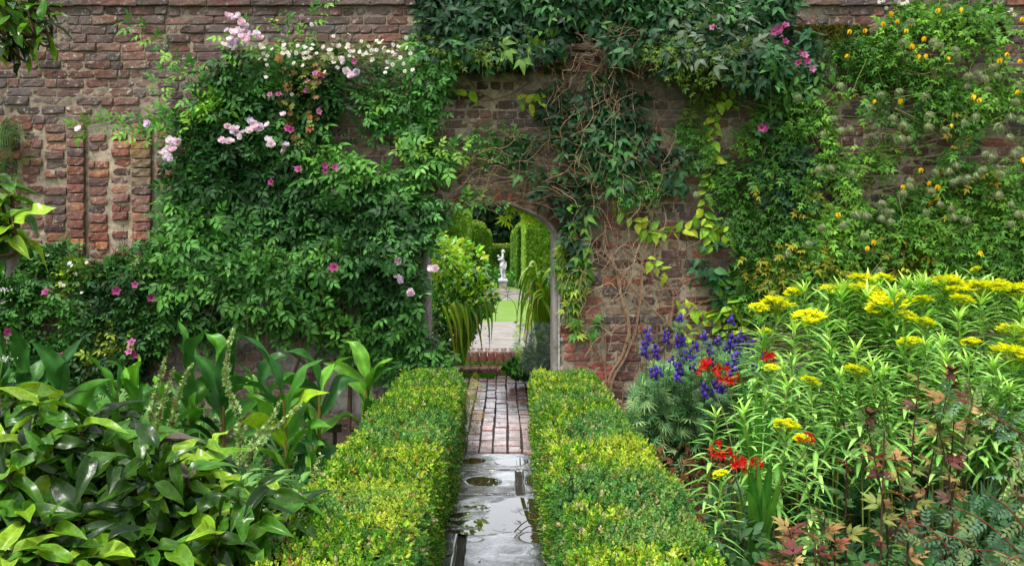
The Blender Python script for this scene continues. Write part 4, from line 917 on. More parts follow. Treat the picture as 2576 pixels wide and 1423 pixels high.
climb(ml, ms, [(980, 470), (1150, 510), (1100, 545), (1080, 620), (1030, 600)], 50, ros5, .13, cr, 105, .35, .05, (.08, .3), up=-.2)
for k, (pts, off) in enumerate([([(600, 330), (520, 230), (430, 130), (312, 52)], .2), ([(480, 318), (380, 305), (260, 315), (185, 333)], .2), ([(470, 330), (420, 340), (350, 345), (300, 325)], .25), ([(760, 160), (770, 80), (820, 5), (830, -40)], .1), ([(740, 170), (720, 100), (700, 30)], .1), ([(560, 300), (500, 260), (470, 240)], .3), ([(470, 380), (430, 300), (390, 290)], .2), ([(620, 170), (580, 110), (560, 90)], .15), ([(660, 150), (640, 110), (600, 70)], .15), ([(690, 170), (740, 110), (770, 90)], .15),
    ([(420, 330), (400, 230), (430, 150)], .15), ([(1020, 600), (1120, 530), (1180, 505), (1215, 508)], .1), ([(980, 380), (1090, 370), (1180, 385)], .25), ([(540, 250), (470, 190), (440, 150)], .2), ([(900, 330), (930, 260), (990, 230)], .15)]):
    arch_shoot(ml, ms, pts, ros5, .125, pal(['5c9a3a', '74ac3c', '4a8a3a', '8aba44'], .2), 120+k, off, .045, .004)
for k, pts in enumerate([[(880, 960), (860, 800), (900, 640), (860, 500), (760, 330)], [(900, 960), (800, 760), (700, 560), (620, 360)], [(860, 960), (960, 800), (1000, 600), (960, 440)], [(820, 960), (640, 800), (520, 650), (470, 500)], [(740, 940), (760, 860), (740, 760), (600, 560)], [(690, 820), (720, 790), (780, 770), (840, 700)]]):
    tube(ms, smoothpath([P(u, v, YW-.05-.02*k) for u, v in pts]+[], 8), [.014, .006], hexl('4c5a2c' if k % 2 else '5c4632'), 6)
tube(ms, smoothpath([(P(880, 960, YW-.06)[0], YW-.1, 0), P(880, 1000, YW-.05), P(880, 950, YW-.05)], 5), [.02, .014], hexl('4a3a28'), 7)
ms.build('stems', M_STEM, t); ml.build('leaves', M_LEAF, t)
fl=[]; rng = np.random.default_rng(5)
for (u, v, n, ru, rv) in ((588, 62, 13, 34, 22), (600, 105, 9, 36, 14), (640, 88, 4, 14, 8), (576, 338, 8, 18, 20), (612, 335, 5, 20, 10), (655, 320, 7, 26, 14), (422, 388, 11, 20, 22), (442, 358, 4, 14, 6), (688, 362, 4, 16, 14), (712, 370, 3, 8, 14), (885, 190, 4, 14, 12), (1005, 655, 2, 6, 5), (1000, 700, 2, 9, 4), (1085, 677, 3, 12, 6), (1037, 740, 3, 9, 6), (200, 325, 1, 2, 2), (375, 310, 1, 3, 3), (715, 285, 1, 4, 4), (842, 483, 1, 3, 3), (868, 150, 1, 2, 2)):
    for i in range(n): fl.append(P(u+rng.uniform(-1, 1)*ru, v+rng.uniform(-1, 1)*rv, YW-rng.uniform(.34, .42) if v < 600 else YW-.42))
flowers(t, ROSE, 'flower', fl[:99], .070, 6, jit=.45)
# B. pink trumpet creeper, low on the left wall
t = thing('trumpet_creeper', 'pink trumpet flowered creeper sprawling over the foot of the far left wall', 'climber', (P(250, 900, YW)[0], YW-.12, 0)); ml, ms = MB(), MB()
cb = pal(['264c22', '2f5c28', '3a6c2c', '488032'], .25, [(270, 880, 60, 60, .4), (380, 640, 80, 50, .3)], ['8aa03a', '6fa03c'])
climb(ml, ms, [(-60, 700), (100, 690), (240, 720), (430, 640), (480, 700), (560, 820), (600, 900), (420, 960), (200, 960), (-60, 960)], 360, ros5, .12, cb, 131, .4, .045, (.05, .3), .38, holes=[(150, 710, 45, 20), (120, 820, 40, 40)], up=.3)
climb(ml, ms, [(240, 740), (430, 660), (520, 800), (420, 900), (260, 900)], 110, ros5, .115, cb, 132, .4, .045, (.08, .3), up=.3)
ms.build('stems', M_STEM, t); ml.build('leaves', M_LEAF, t)
flowers(t, PINK, 'flower', onwall([(343, 718), (380, 750), (150, 905), (156, 898), (345, 890), (330, 888), (121, 740), (17, 832), (8, 858), (20, 862), (296, 732), (335, 866), (840, 675), (150, 910)], .36), .056, 7)
# pink creeper threading through the rose, and one at the upper right
t = thing('pink_bell_creeper', 'creeper with deep pink bells and ruddy leaves threaded through the upper rose', 'climber', (P(740, 400, YW)[0], YW-.1, 1.2)); ml, ms = MB(), MB()
climb(ml, ms, [(700, 130), (850, 140), (830, 260), (800, 380), (740, 420), (720, 260)], 34, roundT, .05, pal(['6a7a34', '8a6a3c', '5a7a34', 'a0603c'], .25), 133, .3, .05, (.15, .36), up=-.6)
ms.build('stems', M_STEM, t); ml.build('leaves', M_LEAF, t)
flowers(t, PINK, 'flower', onwall(c2([(505, 310), (320, 392), (335, 398), (260, 418), (262, 457), (305, 563), (165, 650), (180, 660), (195, 860), (222, 862), (345, 840), (350, 855), (388, 848), (85, 922), (75, 485), (118, 487), (395, 1350), (300, 380)])+[(1233, 485)][:0], .40), .048, 8)
t = thing('pink_trumpet_climber', 'climber with pink trumpets at the upper right where the ledge steps up', 'climber', (P(1970, 200, YW)[0], YW-.1, 2.2)); ml, ms = MB(), MB()
climb(ml, ms, [(1880, 60), (2050, 80), (2080, 180), (2040, 260), (1930, 300), (1880, 180)], 95, oval, .085, pal(['3c6a48', '4a7c40', '5a8c3c'], .2), 134, .35, .035, (.1, .3), up=-.3)
ms.build('stems', M_STEM, t); ml.build('leaves', M_LEAF, t)
flowers(t, PINK, 'flower', onwall(c4([(30, 158), (48, 150), (48, 180), (85, 140), (82, 217), (178, 290), (192, 312), (152, 327), (213, 355), (148, 275), (-20, 640)])+[(1795, 75), (1918, 322)], .34), .052, 9)
# daisies on the ledges
def daisies(label, mat_poly, pts, seed, yy, n):
    t = thing('daisy_plant', label, 'daisies', yy); ml, ms = MB(), MB(); climb(ml, ms, mat_poly, n, fe, .06, pal(['4c7a2c', '6a8a34', '3f6a30', '8a8a3c'], .3), seed, .22, .03, (.0, .22), up=.6, leanout=-.1, sr=.0015)
    ms.build('stems', M_STEM, t); ml.build('leaves', M_LEAF, t); flowers(t, DAISY, 'flower', pts, .040, seed, jit=.35)
rng = np.random.default_rng(55); pts = [P(rng.uniform(640, 1040), 112+abs(rng.normal(0, 20)), YW-.33) for k in range(70)]+[P(u, v, YW-.36) for u, v in c2([(755, 190), (640, 240), (665, 258), (685, 262), (710, 255), (725, 290), (635, 205), (605, 205), (620, 215), (530, 208), (390, 183), (410, 340), (235, 330), (50, 388), (345, 362), (180, 475), (748, 358), (788, 352), (690, 225), (580, 255), (520, 265), (420, 293), (688, 325), (650, 365), (280, 123), (468, 173), (190, 318), (250, 240)])]
daisies('cushion of small white daisies spilling over the ledge above the rose', [(630, 110), (1050, 95), (1040, 190), (820, 210), (640, 190)], pts, 56, (P(840, 150, YW)[0], YW+.1, ZT1), 170)
pts = onwall([(119, 641), (175, 662), (170, 680), (190, 690), (180, 668), (218, 660), (156, 770), (160, 718), (152, 712), (205, 783), (230, 765), (225, 745), (205, 735), (55, 690), (60, 740)], .16)
daisies('few white daisies on the low mossy ledge at the far left', [(60, 640), (260, 645), (240, 800), (120, 800)], pts, 57, (P(160, 680, YW)[0], YW+.1, ZLL), 60)
pts = [P(u, v, YW) for u, v in c4([(595, 42), (560, 12), (580, 5), (660, 12), (675, 20), (690, 18), (1210, 60), (1240, 75), (1190, 85), (700, 8), (1225, 50)])]
daisies('sprig of tiny white daisies along the top right ledge', [(2200, 0), (2576, 10), (2576, 70), (2300, 60)], pts, 58, (P(2280, 40, YW)[0], YW+.1, ZT2), 70)
# fern and lime plants on the left ledge
t = thing('wall_fern', 'dark feathery fern growing out of the wall at the far left edge', 'fern', tuple(P(10, 400, YB)*[1, 1, 1])); ml = MB(); rng = np.random.default_rng(71)
for k in range(26):
    p = P(rng.uniform(-70, 30), rng.uniform(310, 470), YB-.02); a = rng.uniform(-.9, 1.0); d = np.array([[math.sin(a+.5), -.4, rng.uniform(-.6, .5)]]); leaves_on(ml, fernT, p[None], d, np.array([[0, -.8, .5]]), [rng.uniform(.2, .34)], hexl('4a6a2a')[None]*rng.uniform(.6, 1.2))
ml.build('fronds', M_LEAF, t)
t = thing('lime_ledge_plant', 'lime green soft leaved plant sitting on the low left ledge', 'plant', tuple(P(190, 690, YW)+[0, .1, 0])); ml = MB()
bush(ml, roundT, P(190, 690, YW), (.16, .15, .13), 150, .06, [hexl('8ab432'), hexl('74a02e'), hexl('a0c43c')], 72); ml.build('leaves', M_LEAF, t)
t = thing('ledge_geranium', 'mid green leafy mounds on the low ledge beside the lime plant', 'plant', tuple(P(90, 690, YW)+[0, .1, 0])); ml = MB()
for k, (u, v, r) in enumerate(((20, 640, .2), (100, 670, .2), (150, 650, .12), (300, 690, .2), (370, 665, .22), (430, 650, .2), (250, 700, .15), (50, 720, .2), (430, 610, .14))): bush(ml, roundT if k % 2 else ros5, P(u, v, YW), (r, .15, r*.7), 130, .07 if k % 2 else .1, [hexl('3c6a30'), hexl('2f5a2c'), hexl('4f8038')], 73+k)
ml.build('leaves', M_LEAF, t)
t = thing('dry_ledge_grass', 'wispy dark dry stalks standing on the low ledge before the ribbed brickwork', 'grass', tuple(P(300, 660, YW)+[0, .1, 0])); ml = MB(); rng = np.random.default_rng(74)
for k in range(34):
    u = rng.choice([205, 295, 305, 420])+rng.normal(0, 14); h = rng.uniform(40, 120); a = P(u, 665, YW+.05); b = P(u+rng.normal(0, 22), 665-h, YW-.02)
    tube(ml, smoothpath([a, (a+b)/2+rng.normal(0, .02, 3), b], 4), [.003, .001], hexl('3d3c24'), 3)
ml.build('stalks', M_STEM, t)
# C. dark evergreen vine over the arch
t = thing('evergreen_vine', 'dark evergreen vine with pointed leaves massed on the wall above the arch', 'vine', (P(1480, 300, YW)[0], YW-.1, 1.5)); ml, ms = MB(), MB()
ce = pal(['24442a', '2f5634', '3c6a3c', '4c7f40'], .25, [(1380, 30, 200, 60, .15), (1790, 90, 120, 90, .4), (1340, 130, 100, 40, .3), (1440, 600, 60, 90, .3), (1500, 180, 60, 40, .2)], ['4f7a38', '6a7c64', '6a9040', '5a8a30', '6a9a3c'])
climb(ml, ms, [(1040, -60), (2020, -60), (1990, 60), (1960, 180), (1890, 260), (1780, 150), (1700, 190), (1500, 130), (1320, 150), (1230, 170), (1060, 130)], 620, tri, .132, ce, 141, .45, .06, (.05, .5), .32, holes=[(1475, 110, 60, 45)], up=-.4, leanout=.3)
climb(ml, ms, [(1370, 150), (1580, 170), (1640, 300), (1620, 420), (1560, 480), (1480, 430), (1400, 390), (1350, 250)], 75, tri, .122, ce, 142, .45, .06, (.08, .3), .42, up=-.6)
climb(ml, ms, [(1370, 440), (1460, 400), (1500, 560), (1470, 700), (1430, 640), (1400, 560)], 26, tri, .13, ce, 143, .4, .06, (.06, .2), up=-.6)
climb(ml, ms, [(1650, 370), (1740, 380), (1720, 500), (1660, 480)], 14, tri, .125, ce, 144, .4, .06, (.06, .2), up=-.6)
climb(ml, ms, [(1280, 300), (1380, 380), (1380, 520), (1300, 430)], 9, tri, .125, ce, 145, .3, .06, (.06, .2), up=-.6)
climb(ml, ms, [(1750, 640), (1790, 560), (1760, 720)], 8, tri, .14, ce, 146, .3, .06, (.06, .2), up=-.6)
ms.build('stems', M_STEM, t); ml.build('leaves', M_LEAF, t)
# yellow-green clematis mixed in the top mass
t = thing('golden_vine', 'yellow green fine leaved vine mixed into the dark foliage above the arch', 'vine', (P(1650, 150, YW)[0], YW-.1, 2)); ml, ms = MB(), MB()
cy = pal(['5a7a28', '6f8c2c', '4a6c2a', '3f642c'], .25)
climb(ml, ms, [(1080, 60), (1240, 30), (1260, 150), (1100, 160)], 70, tang, .10, cy, 151, .4, .045, (.2, .45), up=-.4)
climb(ml, ms, [(1640, 60), (1860, 40), (1880, 200), (1720, 230), (1600, 150)], 100, tang, .09, cy, 152, .4, .045, (.2, .5), up=-.5)
climb(ml, ms, [(1700, 190), (1800, 200), (1780, 330), (1720, 300)], 14, tang, .08, cy, 153, .5, .045, (.08, .2), up=-.8)
climb(ml, ms, [(1400, 600), (1470, 600), (1460, 720), (1440, 860), (1410, 720)], 38, palm5, .10, pal(['6a9030', '8aa834', '4c7c2c'], .2), 154, .3, .05, (.03, .1), up=-.8)
arch_shoot(ml, ms, [(1490, 790), (1500, 810), (1485, 830)], palm5, .11, pal(['3f7a2c'], .2), 155, .08, .03)
ms.build('stems', M_STEM, t); ml.build('leaves', M_LEAF, t)
# feathery clump and light climbers near the arch
t = thing('feathery_climber', 'feathery light green climber clump hanging right of the arch crown', 'climber', (P(1570, 430, YW)[0], YW-.1, 1.8)); ml, ms = MB(), MB()
climb(ml, ms, [(1490, 400), (1580, 390), (1650, 430), (1660, 490), (1560, 500), (1510, 460)], 75, tang, .075, pal(['4f8a38', '6aa044', '3f7a3a'], .2), 161, .3, .03, (.1, .3), up=-.3, stem='7a9a44')
climb(ml, ms, [(1680, 300), (1760, 290), (1800, 420), (1720, 420)], 34, tang, .07, pal(['4f8a38', '6aa044'], .2), 162, .3, .03, (.05, .2), up=-.3, stem='7a9a44')
ms.build('stems', M_STEM, t); ml.build('leaves', M_LEAF, t)
t = thing('upper_rose_shoots', 'loose light green leafy shoots growing down the wall just above left of the arch', 'climber', (P(1090, 300, YW)[0], YW-.1, 2)); ml, ms = MB(), MB()
cl = pal(['4f8a3c', '62a048', '3f7a38', '74ac48'], .2)
climb(ml, ms, [(1050, 30), (1130, 60), (1150, 180), (1080, 340), (1000, 380), (1030, 220)], 80, ros5, .12, cl, 163, .4, .05, (.1, .4), up=-.4)
climb(ml, ms, [(900, 220), (1080, 210), (1060, 340), (930, 360)], 45, ros5, .11, cl, 164, .4, .05, (.05, .2), .4, up=.4)
climb(ml, ms, [(1180, 330), (1330, 320), (1320, 430), (1200, 420)], 26, ros5, .10, cl, 165, .3, .05, (.05, .2), up=.2)
for k, pts in enumerate([[(1160, 500), (1230, 495), (1270, 530)], [(1150, 490), (1185, 500), (1225, 520)], [(1290, 510), (1275, 540), (1270, 560)], [(1300, 512), (1325, 545), (1350, 560)]]): arch_shoot(ml, ms, pts, ros5 if k < 2 else palm5, .085, cl if k < 2 else pal(['a3c820'], .1), 166+k, .1 if k < 2 else -.1, .035, .002)
ms.build('stems', M_STEM, t); ml.build('leaves', M_LEAF, t)
# D. lime bean-leaved climber
t = thing('lime_leaf_climber', 'climber with oval lime yellow leaves trailing over the bricks right of the arch', 'climber', (P(1700, 600, YW)[0], YW-.1, 1.4)); ml, ms = MB(), MB()
cD = pal(['8cb830', 'a4c838', 'b8cc3c', '74a832'], .15); TD = leafT(4, 3, .62, .7, .8, .2, .25)
for k, pts in enumerate([[(1810, 230), (1795, 330), (1790, 430), (1770, 520), (1795, 620)], [(1530, 505), (1575, 540), (1620, 575), (1650, 600)], [(1600, 575), (1680, 585), (1760, 575), (1830, 585)], [(1840, 700), (1800, 800), (1760, 780), (1700, 775)], [(1880, 730), (1850, 700), (1800, 700)], [(1240, 345), (1245, 380)], [(1290, 245), (1330, 260), (1370, 245)], [(1370, 370), (1400, 350), (1430, 345)], [(1640, 465), (1600, 480), (1560, 470)], [(1620, 640), (1650, 670), (1680, 690)],
     [(1900, 740), (1860, 780), (1850, 860), (1800, 800)], [(1760, 560), (1790, 580), (1850, 600)], [(1190, 220), (1175, 240)], [(1860, 290), (1850, 250), (1790, 260)], [(1710, 880), (1740, 830), (1780, 800)]]):
    arch_shoot(ml, ms, pts, TD, .105, cD, 170+k, .1, .038, .003, '6a8a3a')
ms.build('stems', M_STEM, t); ml.build('leaves', M_LEAF, t)
t = thing('heart_leaf_climber', 'dark and lime heart leaved climber low on the wall above the blue monkshood', 'climber', (P(1850, 740, YW)[0], YW-.1, .9)); ml, ms = MB(), MB()
climb(ml, ms, [(1780, 680), (1900, 670), (1930, 760), (1880, 800), (1820, 790)], 70, TD, .11, pal(['2a5a38', '3a7038', '6a9a34', '8ab434'], .15, ps=5), 171, .3, .04, (.05, .2), up=-.3)
ms.build('stems', M_STEM, t); ml.build('leaves', M_LEAF, t)
# E. round-leaved climber
t = thing('round_leaf_climber', 'column of dusky round scalloped leaves between lime climber and yellow clematis', 'climber', (P(1930, 450, YW)[0], YW-.1, 1.5)); ml, ms = MB(), MB()
climb(ml, ms, [(1900, 300), (2000, 320), (2030, 400), (2060, 520), (1980, 600), (1900, 500), (1890, 400)], 190, roundT, .055, pal(['2c5236', '3a6640', '4c7c4c', '5c8c50'], .2), 181, .35, .04, (.08, .3), up=-.4)
ms.build('stems', M_STEM, t); ml.build('leaves', M_LEAF, t)
# F. yellow clematis
t = thing('yellow_clematis', 'clematis with nodding yellow bells and fluffy seed heads covering the right wall', 'clematis', (P(2300, 1000, YW)[0], YW-.12, 0)); ml, ms = MB(), MB()
cf = pal(['3a6822', '4a7e28', '5c9432', '76aa3a'], .25, [(2000, 670, 150, 70, .28), (2260, 650, 80, 60, .25), (1990, 480, 100, 80, .12), (2420, 480, 120, 60, .08), (2100, 710, 300, 50, .22), (2400, 400, 60, 150, .08)], ['94982a', '94982a', 'a09a2c', 'b0a02c', '8f9a2c', 'b0a030'])
F1 = [(1830, 560), (1860, 400), (1840, 330), (1960, 230), (2020, 120), (2130, 90), (2250, 30), (2420, 10), (2640, 40), (2640, 760), (1860, 790), (1850, 700)]
FH = [(2135, 325, 45, 70), (2165, 200, 70, 25), (2080, 200, 40, 50), (2430, 170, 60, 30), (2290, 430, 60, 40), (2200, 470, 50, 45), (2480, 390, 60, 30), (2080, 60, 90, 30), (2040, 360, 25, 40), (2350, 330, 35, 30), (2560, 140, 40, 60)]
climb(ml, ms, F1, 900, tang, .095, cf, 191, .45, .045, (.03, .32), .43, holes=FH, up=-.3, leanout=.25, stem='5f7a3a')
climb(ml, ms, [(1950, 560), (2640, 460), (2640, 780), (1860, 790)], 470, tang, .098, cf, 192, .4, .045, (.05, .38), up=-.3, stem='5f7a3a')
climb(ml, ms, [(2090, 90), (2300, 110), (2330, 230), (2180, 240), (2080, 170)], 110, tang, .09, cf, 193, .35, .045, (.05, .3), up=.3)
climb(ml, ms, [(1740, 420), (1850, 400), (1870, 560), (1800, 600)], 70, tang, .085, cf, 194, .4, .045, (.03, .2), .35, up=-.6)
climb(ml, ms, [(2250, 0), (2450, 20), (2440, 110), (2280, 90)], 60, tang, .09, cf, 195, .35, .045, (.02, .3), up=.3)
rng = np.random.default_rng(196)
for k in range(60):
    u, v = rng.uniform(1900, 2576), rng.uniform(100, 720); a = [P(u+rng.normal(0, 60)*i, v+45*i+rng.normal(0, 25), YW-.2-.05*math.sin(i*2)) for i in range(4)]
    tube(ms, smoothpath(a, 6), [.003, .0015], hexl('8a9a5a' if k % 2 else '7a6a4a'), 3)
ms.build('stems', M_STEM, t); ml.build('leaves', M_LEAF, t)
YF = c4([(620, 65), (857, 50), (650, 105), (580, 117), (697, 153), (490, 152), (412, 157), (785, 192), (725, 230), (400, 280), (760, 283), (793, 280), (908, 292), (1166, 303), (1205, 272), (1270, 305), (1035, 485), (1062, 502), (1258, 463), (665, 505), (537, 508), (923, 630), (770, 852), (812, 918), (855, 938), (853, 996), (352, 1077), (533, 1215), (500, 1245), (1066, 1270), (680, 937), (1283, 800), (973, 47), (1283, 95)])
SD = c4([(900, 42), (717, 118), (680, 225), (836, 220), (860, 237), (942, 260), (947, 290), (1135, 345), (1055, 380), (1010, 395), (1085, 405), (1150, 392), (362, 445), (568, 485), (1000, 443), (1105, 458), (1255, 432), (660, 470), (795, 495), (512, 547), (332, 605), (630, 603), (812, 590), (988, 625), (1040, 598), (1220, 600), (413, 660), (275, 683), (370, 668), (680, 640), (810, 650), (890, 660), (1160, 648), (1245, 520), (670, 708), (705, 710), (1215, 700), (1275, 610), (418, 878), (258, 862), (312, 858), (1093, 785), (1133, 800), (1080, 865), (1150, 850), (1168, 885), (1055, 895), (1010, 905), (938, 840), (905, 868), (840, 872), (965, 908), (937, 922), (715, 918), (708, 945), (680, 980), (822, 970), (867, 1035), (920, 1060), (800, 1075), (575, 1035), (585, 1070), (622, 1077), (570, 1107), (617, 1122), (500, 1098), (380, 1140), (275, 1153), (927, 1100), (995, 1115), (1158, 990), (1220, 1035), (1255, 1085), (1220, 1135), (202, 1235), (97, 1288), (485, 1195), (1265, 760), (1240, 780), (562, 1368), (445, 1090), (-362, 985), (150, 500)])
flowers(t, BELL, 'flower', onwall(YF, .42), .050, 10, face=(0, -.25, 1), jit=.25)
flowers(t, SEED, 'flower', onwall(SD, .42), .080, 11, face=(0, -.2, 1), jit=.4, base='seed_head')
# moss on the ledges
def moss(label, u0, u1, v, z, seed, n, rv=.03):
    t = thing('moss_cushion', label, 'moss', (P((u0+u1)/2, v, YW)[0], YW, z)); mb = MB(); rng = np.random.default_rng(seed)
    q = np.stack([P(u0, v, YW)[0]+rng.random(n)*(u1-u0)/300, YW-.03+rng.random(n)*.22, np.zeros(n)], 1); k = fbm(q[:, :2]*[1, .3], 2.5, seed) > .4; q = q[k]; n = len(q)
    front = rng.random(n) < .5; q[:, 1] = np.where(front, YW-.045+rng.uniform(0, .02, n), q[:, 1]); q[:, 2] = z+np.where(front, rng.uniform(-rv*1.6, .03, n), .02+rng.uniform(0, .02, n))
    leaves_on(mb, cluster, q, rng.normal(0, 1, (n, 3))+[0, -1, 1], rng.normal(0, 1, (n, 3)), rng.uniform(.015, .03, n), np.array([hexl('5c5a1c'), hexl('6f6a24'), hexl('44481a')])[rng.integers(0, 3, n)]); tag(t, kind='stuff'); mb.build('moss', M_LEAF, t)
moss('olive brown moss cushion along the upper right ledge', 2005, 2180, 78, ZT2, 1, 1900, .06); moss('thick olive moss on the ledge at the top right', 2400, 2520, 60, ZT2+.04, 2, 1500, .06); moss('dark moss strip on the ledge above the arch', 1080, 1420, 172, ZT1, 3, 1200)
# G. bare woody vine stems
t = thing('woody_vine', 'bare brown twisting vine stems rising from the bed across wall and arch', 'vine', (P(1580, 1080, YW)[0], YW-.05, 0)); mb = MB(); rng = np.random.default_rng(201)
def c7(l): return [(1288+.5*a, 711+.5*b) for a, b in l]
def cB(l): return [(1384+a*.3536, 566+b*.3536) for a, b in l]      # from the enlarged wall view right of the jamb
MAINS = [(cB([(390, 1180), (440, 1050), (520, 900), (555, 710), (500, 500), (455, 300), (380, 150), (390, 0)]), .012), (cB([(420, 1250), (450, 1080), (540, 930), (600, 760), (640, 520), (650, 280), (690, 120)]), .009),
 (cB([(400, 1120), (370, 950), (230, 780), (150, 610), (150, 450), (185, 300)]), .008), (cB([(385, 1010), (400, 850), (370, 650), (300, 460), (250, 300), (260, 200)]), .006), (cB([(540, 1380), (590, 1180), (610, 1000)]), .012), (cB([(520, 1360), (560, 1250), (600, 1130), (610, 1060)]), .016), (cB([(540, 1380), (500, 1330), (520, 1200), (490, 1080)]), .007),
 (cB([(850, 740), (870, 560), (860, 460), (700, 330), (640, 250), (450, 120)]), .009), (cB([(800, 800), (850, 680), (880, 500), (830, 420), (700, 350), (720, 240), (780, 130)]), .008), (cB([(870, 740), (740, 610), (600, 470), (500, 350), (330, 200)]), .009), (cB([(610, 910), (560, 840), (400, 750), (280, 710)]), .004), (cB([(760, 850), (765, 650), (790, 520), (830, 370)]), .005),
 (cB([(930, 340), (970, 200), (960, 50)]), .005), (cB([(450, 320), (350, 280), (260, 250)]), .005), (cB([(610, 900), (620, 640), (590, 500), (560, 330), (545, 200), (480, 130)]), .005), (cB([(470, 240), (440, 380), (520, 460), (580, 420), (570, 300), (520, 250)]), .003),
 ([(1530, 620), (1520, 540), (1545, 470), (1560, 380), (1520, 300), (1530, 200), (1500, 120)], .008), ([(1500, 640), (1500, 540), (1480, 430), (1440, 330), (1420, 230), (1440, 150)], .006), ([(1520, 560), (1460, 540), (1400, 500), (1340, 480), (1240, 470), (1160, 520)], .007), ([(1400, 580), (1350, 530), (1300, 500), (1250, 520)], .005),
 ([(1650, 660), (1640, 560), (1600, 460), (1590, 370), (1610, 250), (1640, 180)], .005), ([(1740, 620), (1700, 540), (1660, 440), (1640, 300)], .006), ([(1745, 530), (1720, 440), (1690, 380), (1660, 320)], .004), ([(1340, 200), (1280, 240), (1200, 250), (1130, 190)], .005), ([(1240, 250), (1200, 225), (1150, 160)], .008)]
for k, (l, r) in enumerate(MAINS):
    q = smoothpath([P(u, v, YW-.035-.03*((k*7) % 4)/3) for u, v in l], 8); q += (np.stack([vnoise(q, 9, k+s) for s in range(3)], 1)-.5)*.012
    tube(mb, q, [r, r*.8], hexl('8a6f58')*rng.uniform(.7, 1.1), 6)
    if r > .008: tube(mb, q+np.array([r*.9, -.004, .004]), [r*.5], hexl('9a8068')*rng.uniform(.7, 1.1), 5)
for k in range(520):
    z = (0, 2, 3, 3, 4, 5, 1, 3, 4, 5)[k % 10]
    if z < 2: u, v = rng.uniform(1090, 1430), rng.uniform(370, 520); a = rng.uniform(-.5, .6)
    elif z == 2: u, v = rng.uniform(1440, 1560), rng.uniform(70, 180); a = rng.uniform(-.4, .5)
    elif z == 3: u, v = rng.uniform(1380, 1660), rng.uniform(180, 560); a = rng.uniform(.8, 2.2)
    elif z == 4: u, v = rng.uniform(1280, 1700), rng.uniform(160, 500); a = rng.uniform(0, 3.1)
    else: u, v = rng.uniform(1420, 1720), rng.uniform(560, 900); a = rng.uniform(.7, 2.4)
    p=[]; y = YW-rng.uniform(.03, .30)
    for i in range(5): p.append(P(u, v, y)); u += math.cos(a)*22; v -= math.sin(a)*22; a += rng.normal(0, .55)
    tube(mb, smoothpath(p, 5), [.0028, .0018], hexl(['a08468', 'b39a7c', '7a5c48', '8a6a50'][k % 4])*rng.uniform(.6, 1.2), 3)
mb.build('stems', M_BARK, t)
# ---------------- foreground planting ----------------
def at(u, v, Y): return P(u, v, Y)
def mag(mb, q, d, nn, s, c):
    s = np.asarray(s); k = np.arange(len(q)) % 4
    for j in range(4):
        if (k == j).any(): leaves_on(mb, MAGS[j], np.asarray(q)[k == j], np.asarray(d)[k == j], nn[k == j], s[k == j], c[k == j])
def magnolia(label, tips, filler, seed, base, groundz=True, sz=.130, nl=12, cat='magnolia'):
    rng = np.random.default_rng(seed); t = thing('magnolia', label, cat, base); ml, ms = MB(), MB()
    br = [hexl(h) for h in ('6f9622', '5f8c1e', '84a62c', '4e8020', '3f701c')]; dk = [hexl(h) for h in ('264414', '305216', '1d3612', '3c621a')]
    hub = np.array(base)+np.array([0, 0, .25 if groundz else 0])
    for k, (u, v, Y) in enumerate(tips):
        p = at(u, v, Y); n = nl+rng.integers(-2, 2); a = rng.uniform(0, 6)+np.arange(n)*2.4; el = np.linspace(.75, -.65, n)+rng.normal(0, .2, n)
        d = np.stack([np.cos(a)*np.cos(el), np.sin(a)*np.cos(el), np.sin(el)], 1); nn = np.array([0, -.25, 1])[None]-d*np.sum(d*[0, -.25, 1], 1)[:, None]*.5+rng.normal(0, .25, (n, 3))
        q = p-np.array([0, 0, 1])*np.linspace(0, .08, n)[:, None]; c = np.array([br[i] for i in rng.integers(0, 5, n)])
        pr = rng.random(n) < .07; c[pr] = hexl('5a524a'); o = rng.random(n) < .42; c[o] = np.array([dk[i] for i in rng.integers(0, 4, n)])[o]
        mag(ml, q, d, nn, sz*rng.uniform(.75, 1.15, n), c*rng.uniform(.7, 1.15, (n, 1)))
        mid = (p+hub)/2+np.array([0, 0, -.04])+rng.normal(0, .03, 3); tube(ms, smoothpath([hub+rng.normal(0, .03, 3), mid, p-np.array([0, 0, .12]), p], 5), [.012, .009, .006, .005], hexl('4a3626'), 6)
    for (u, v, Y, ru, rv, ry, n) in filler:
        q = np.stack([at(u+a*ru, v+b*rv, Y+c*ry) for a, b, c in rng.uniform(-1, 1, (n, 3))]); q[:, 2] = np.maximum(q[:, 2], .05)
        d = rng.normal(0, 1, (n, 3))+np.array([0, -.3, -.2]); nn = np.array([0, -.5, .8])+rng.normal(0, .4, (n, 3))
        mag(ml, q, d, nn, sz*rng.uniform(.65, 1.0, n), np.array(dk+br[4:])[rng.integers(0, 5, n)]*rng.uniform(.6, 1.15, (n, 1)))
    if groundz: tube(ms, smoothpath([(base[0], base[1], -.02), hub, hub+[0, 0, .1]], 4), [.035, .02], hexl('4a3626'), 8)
    ms.build('branches', M_BARK, t); ml.build('leaves', M_GLOSS, t)
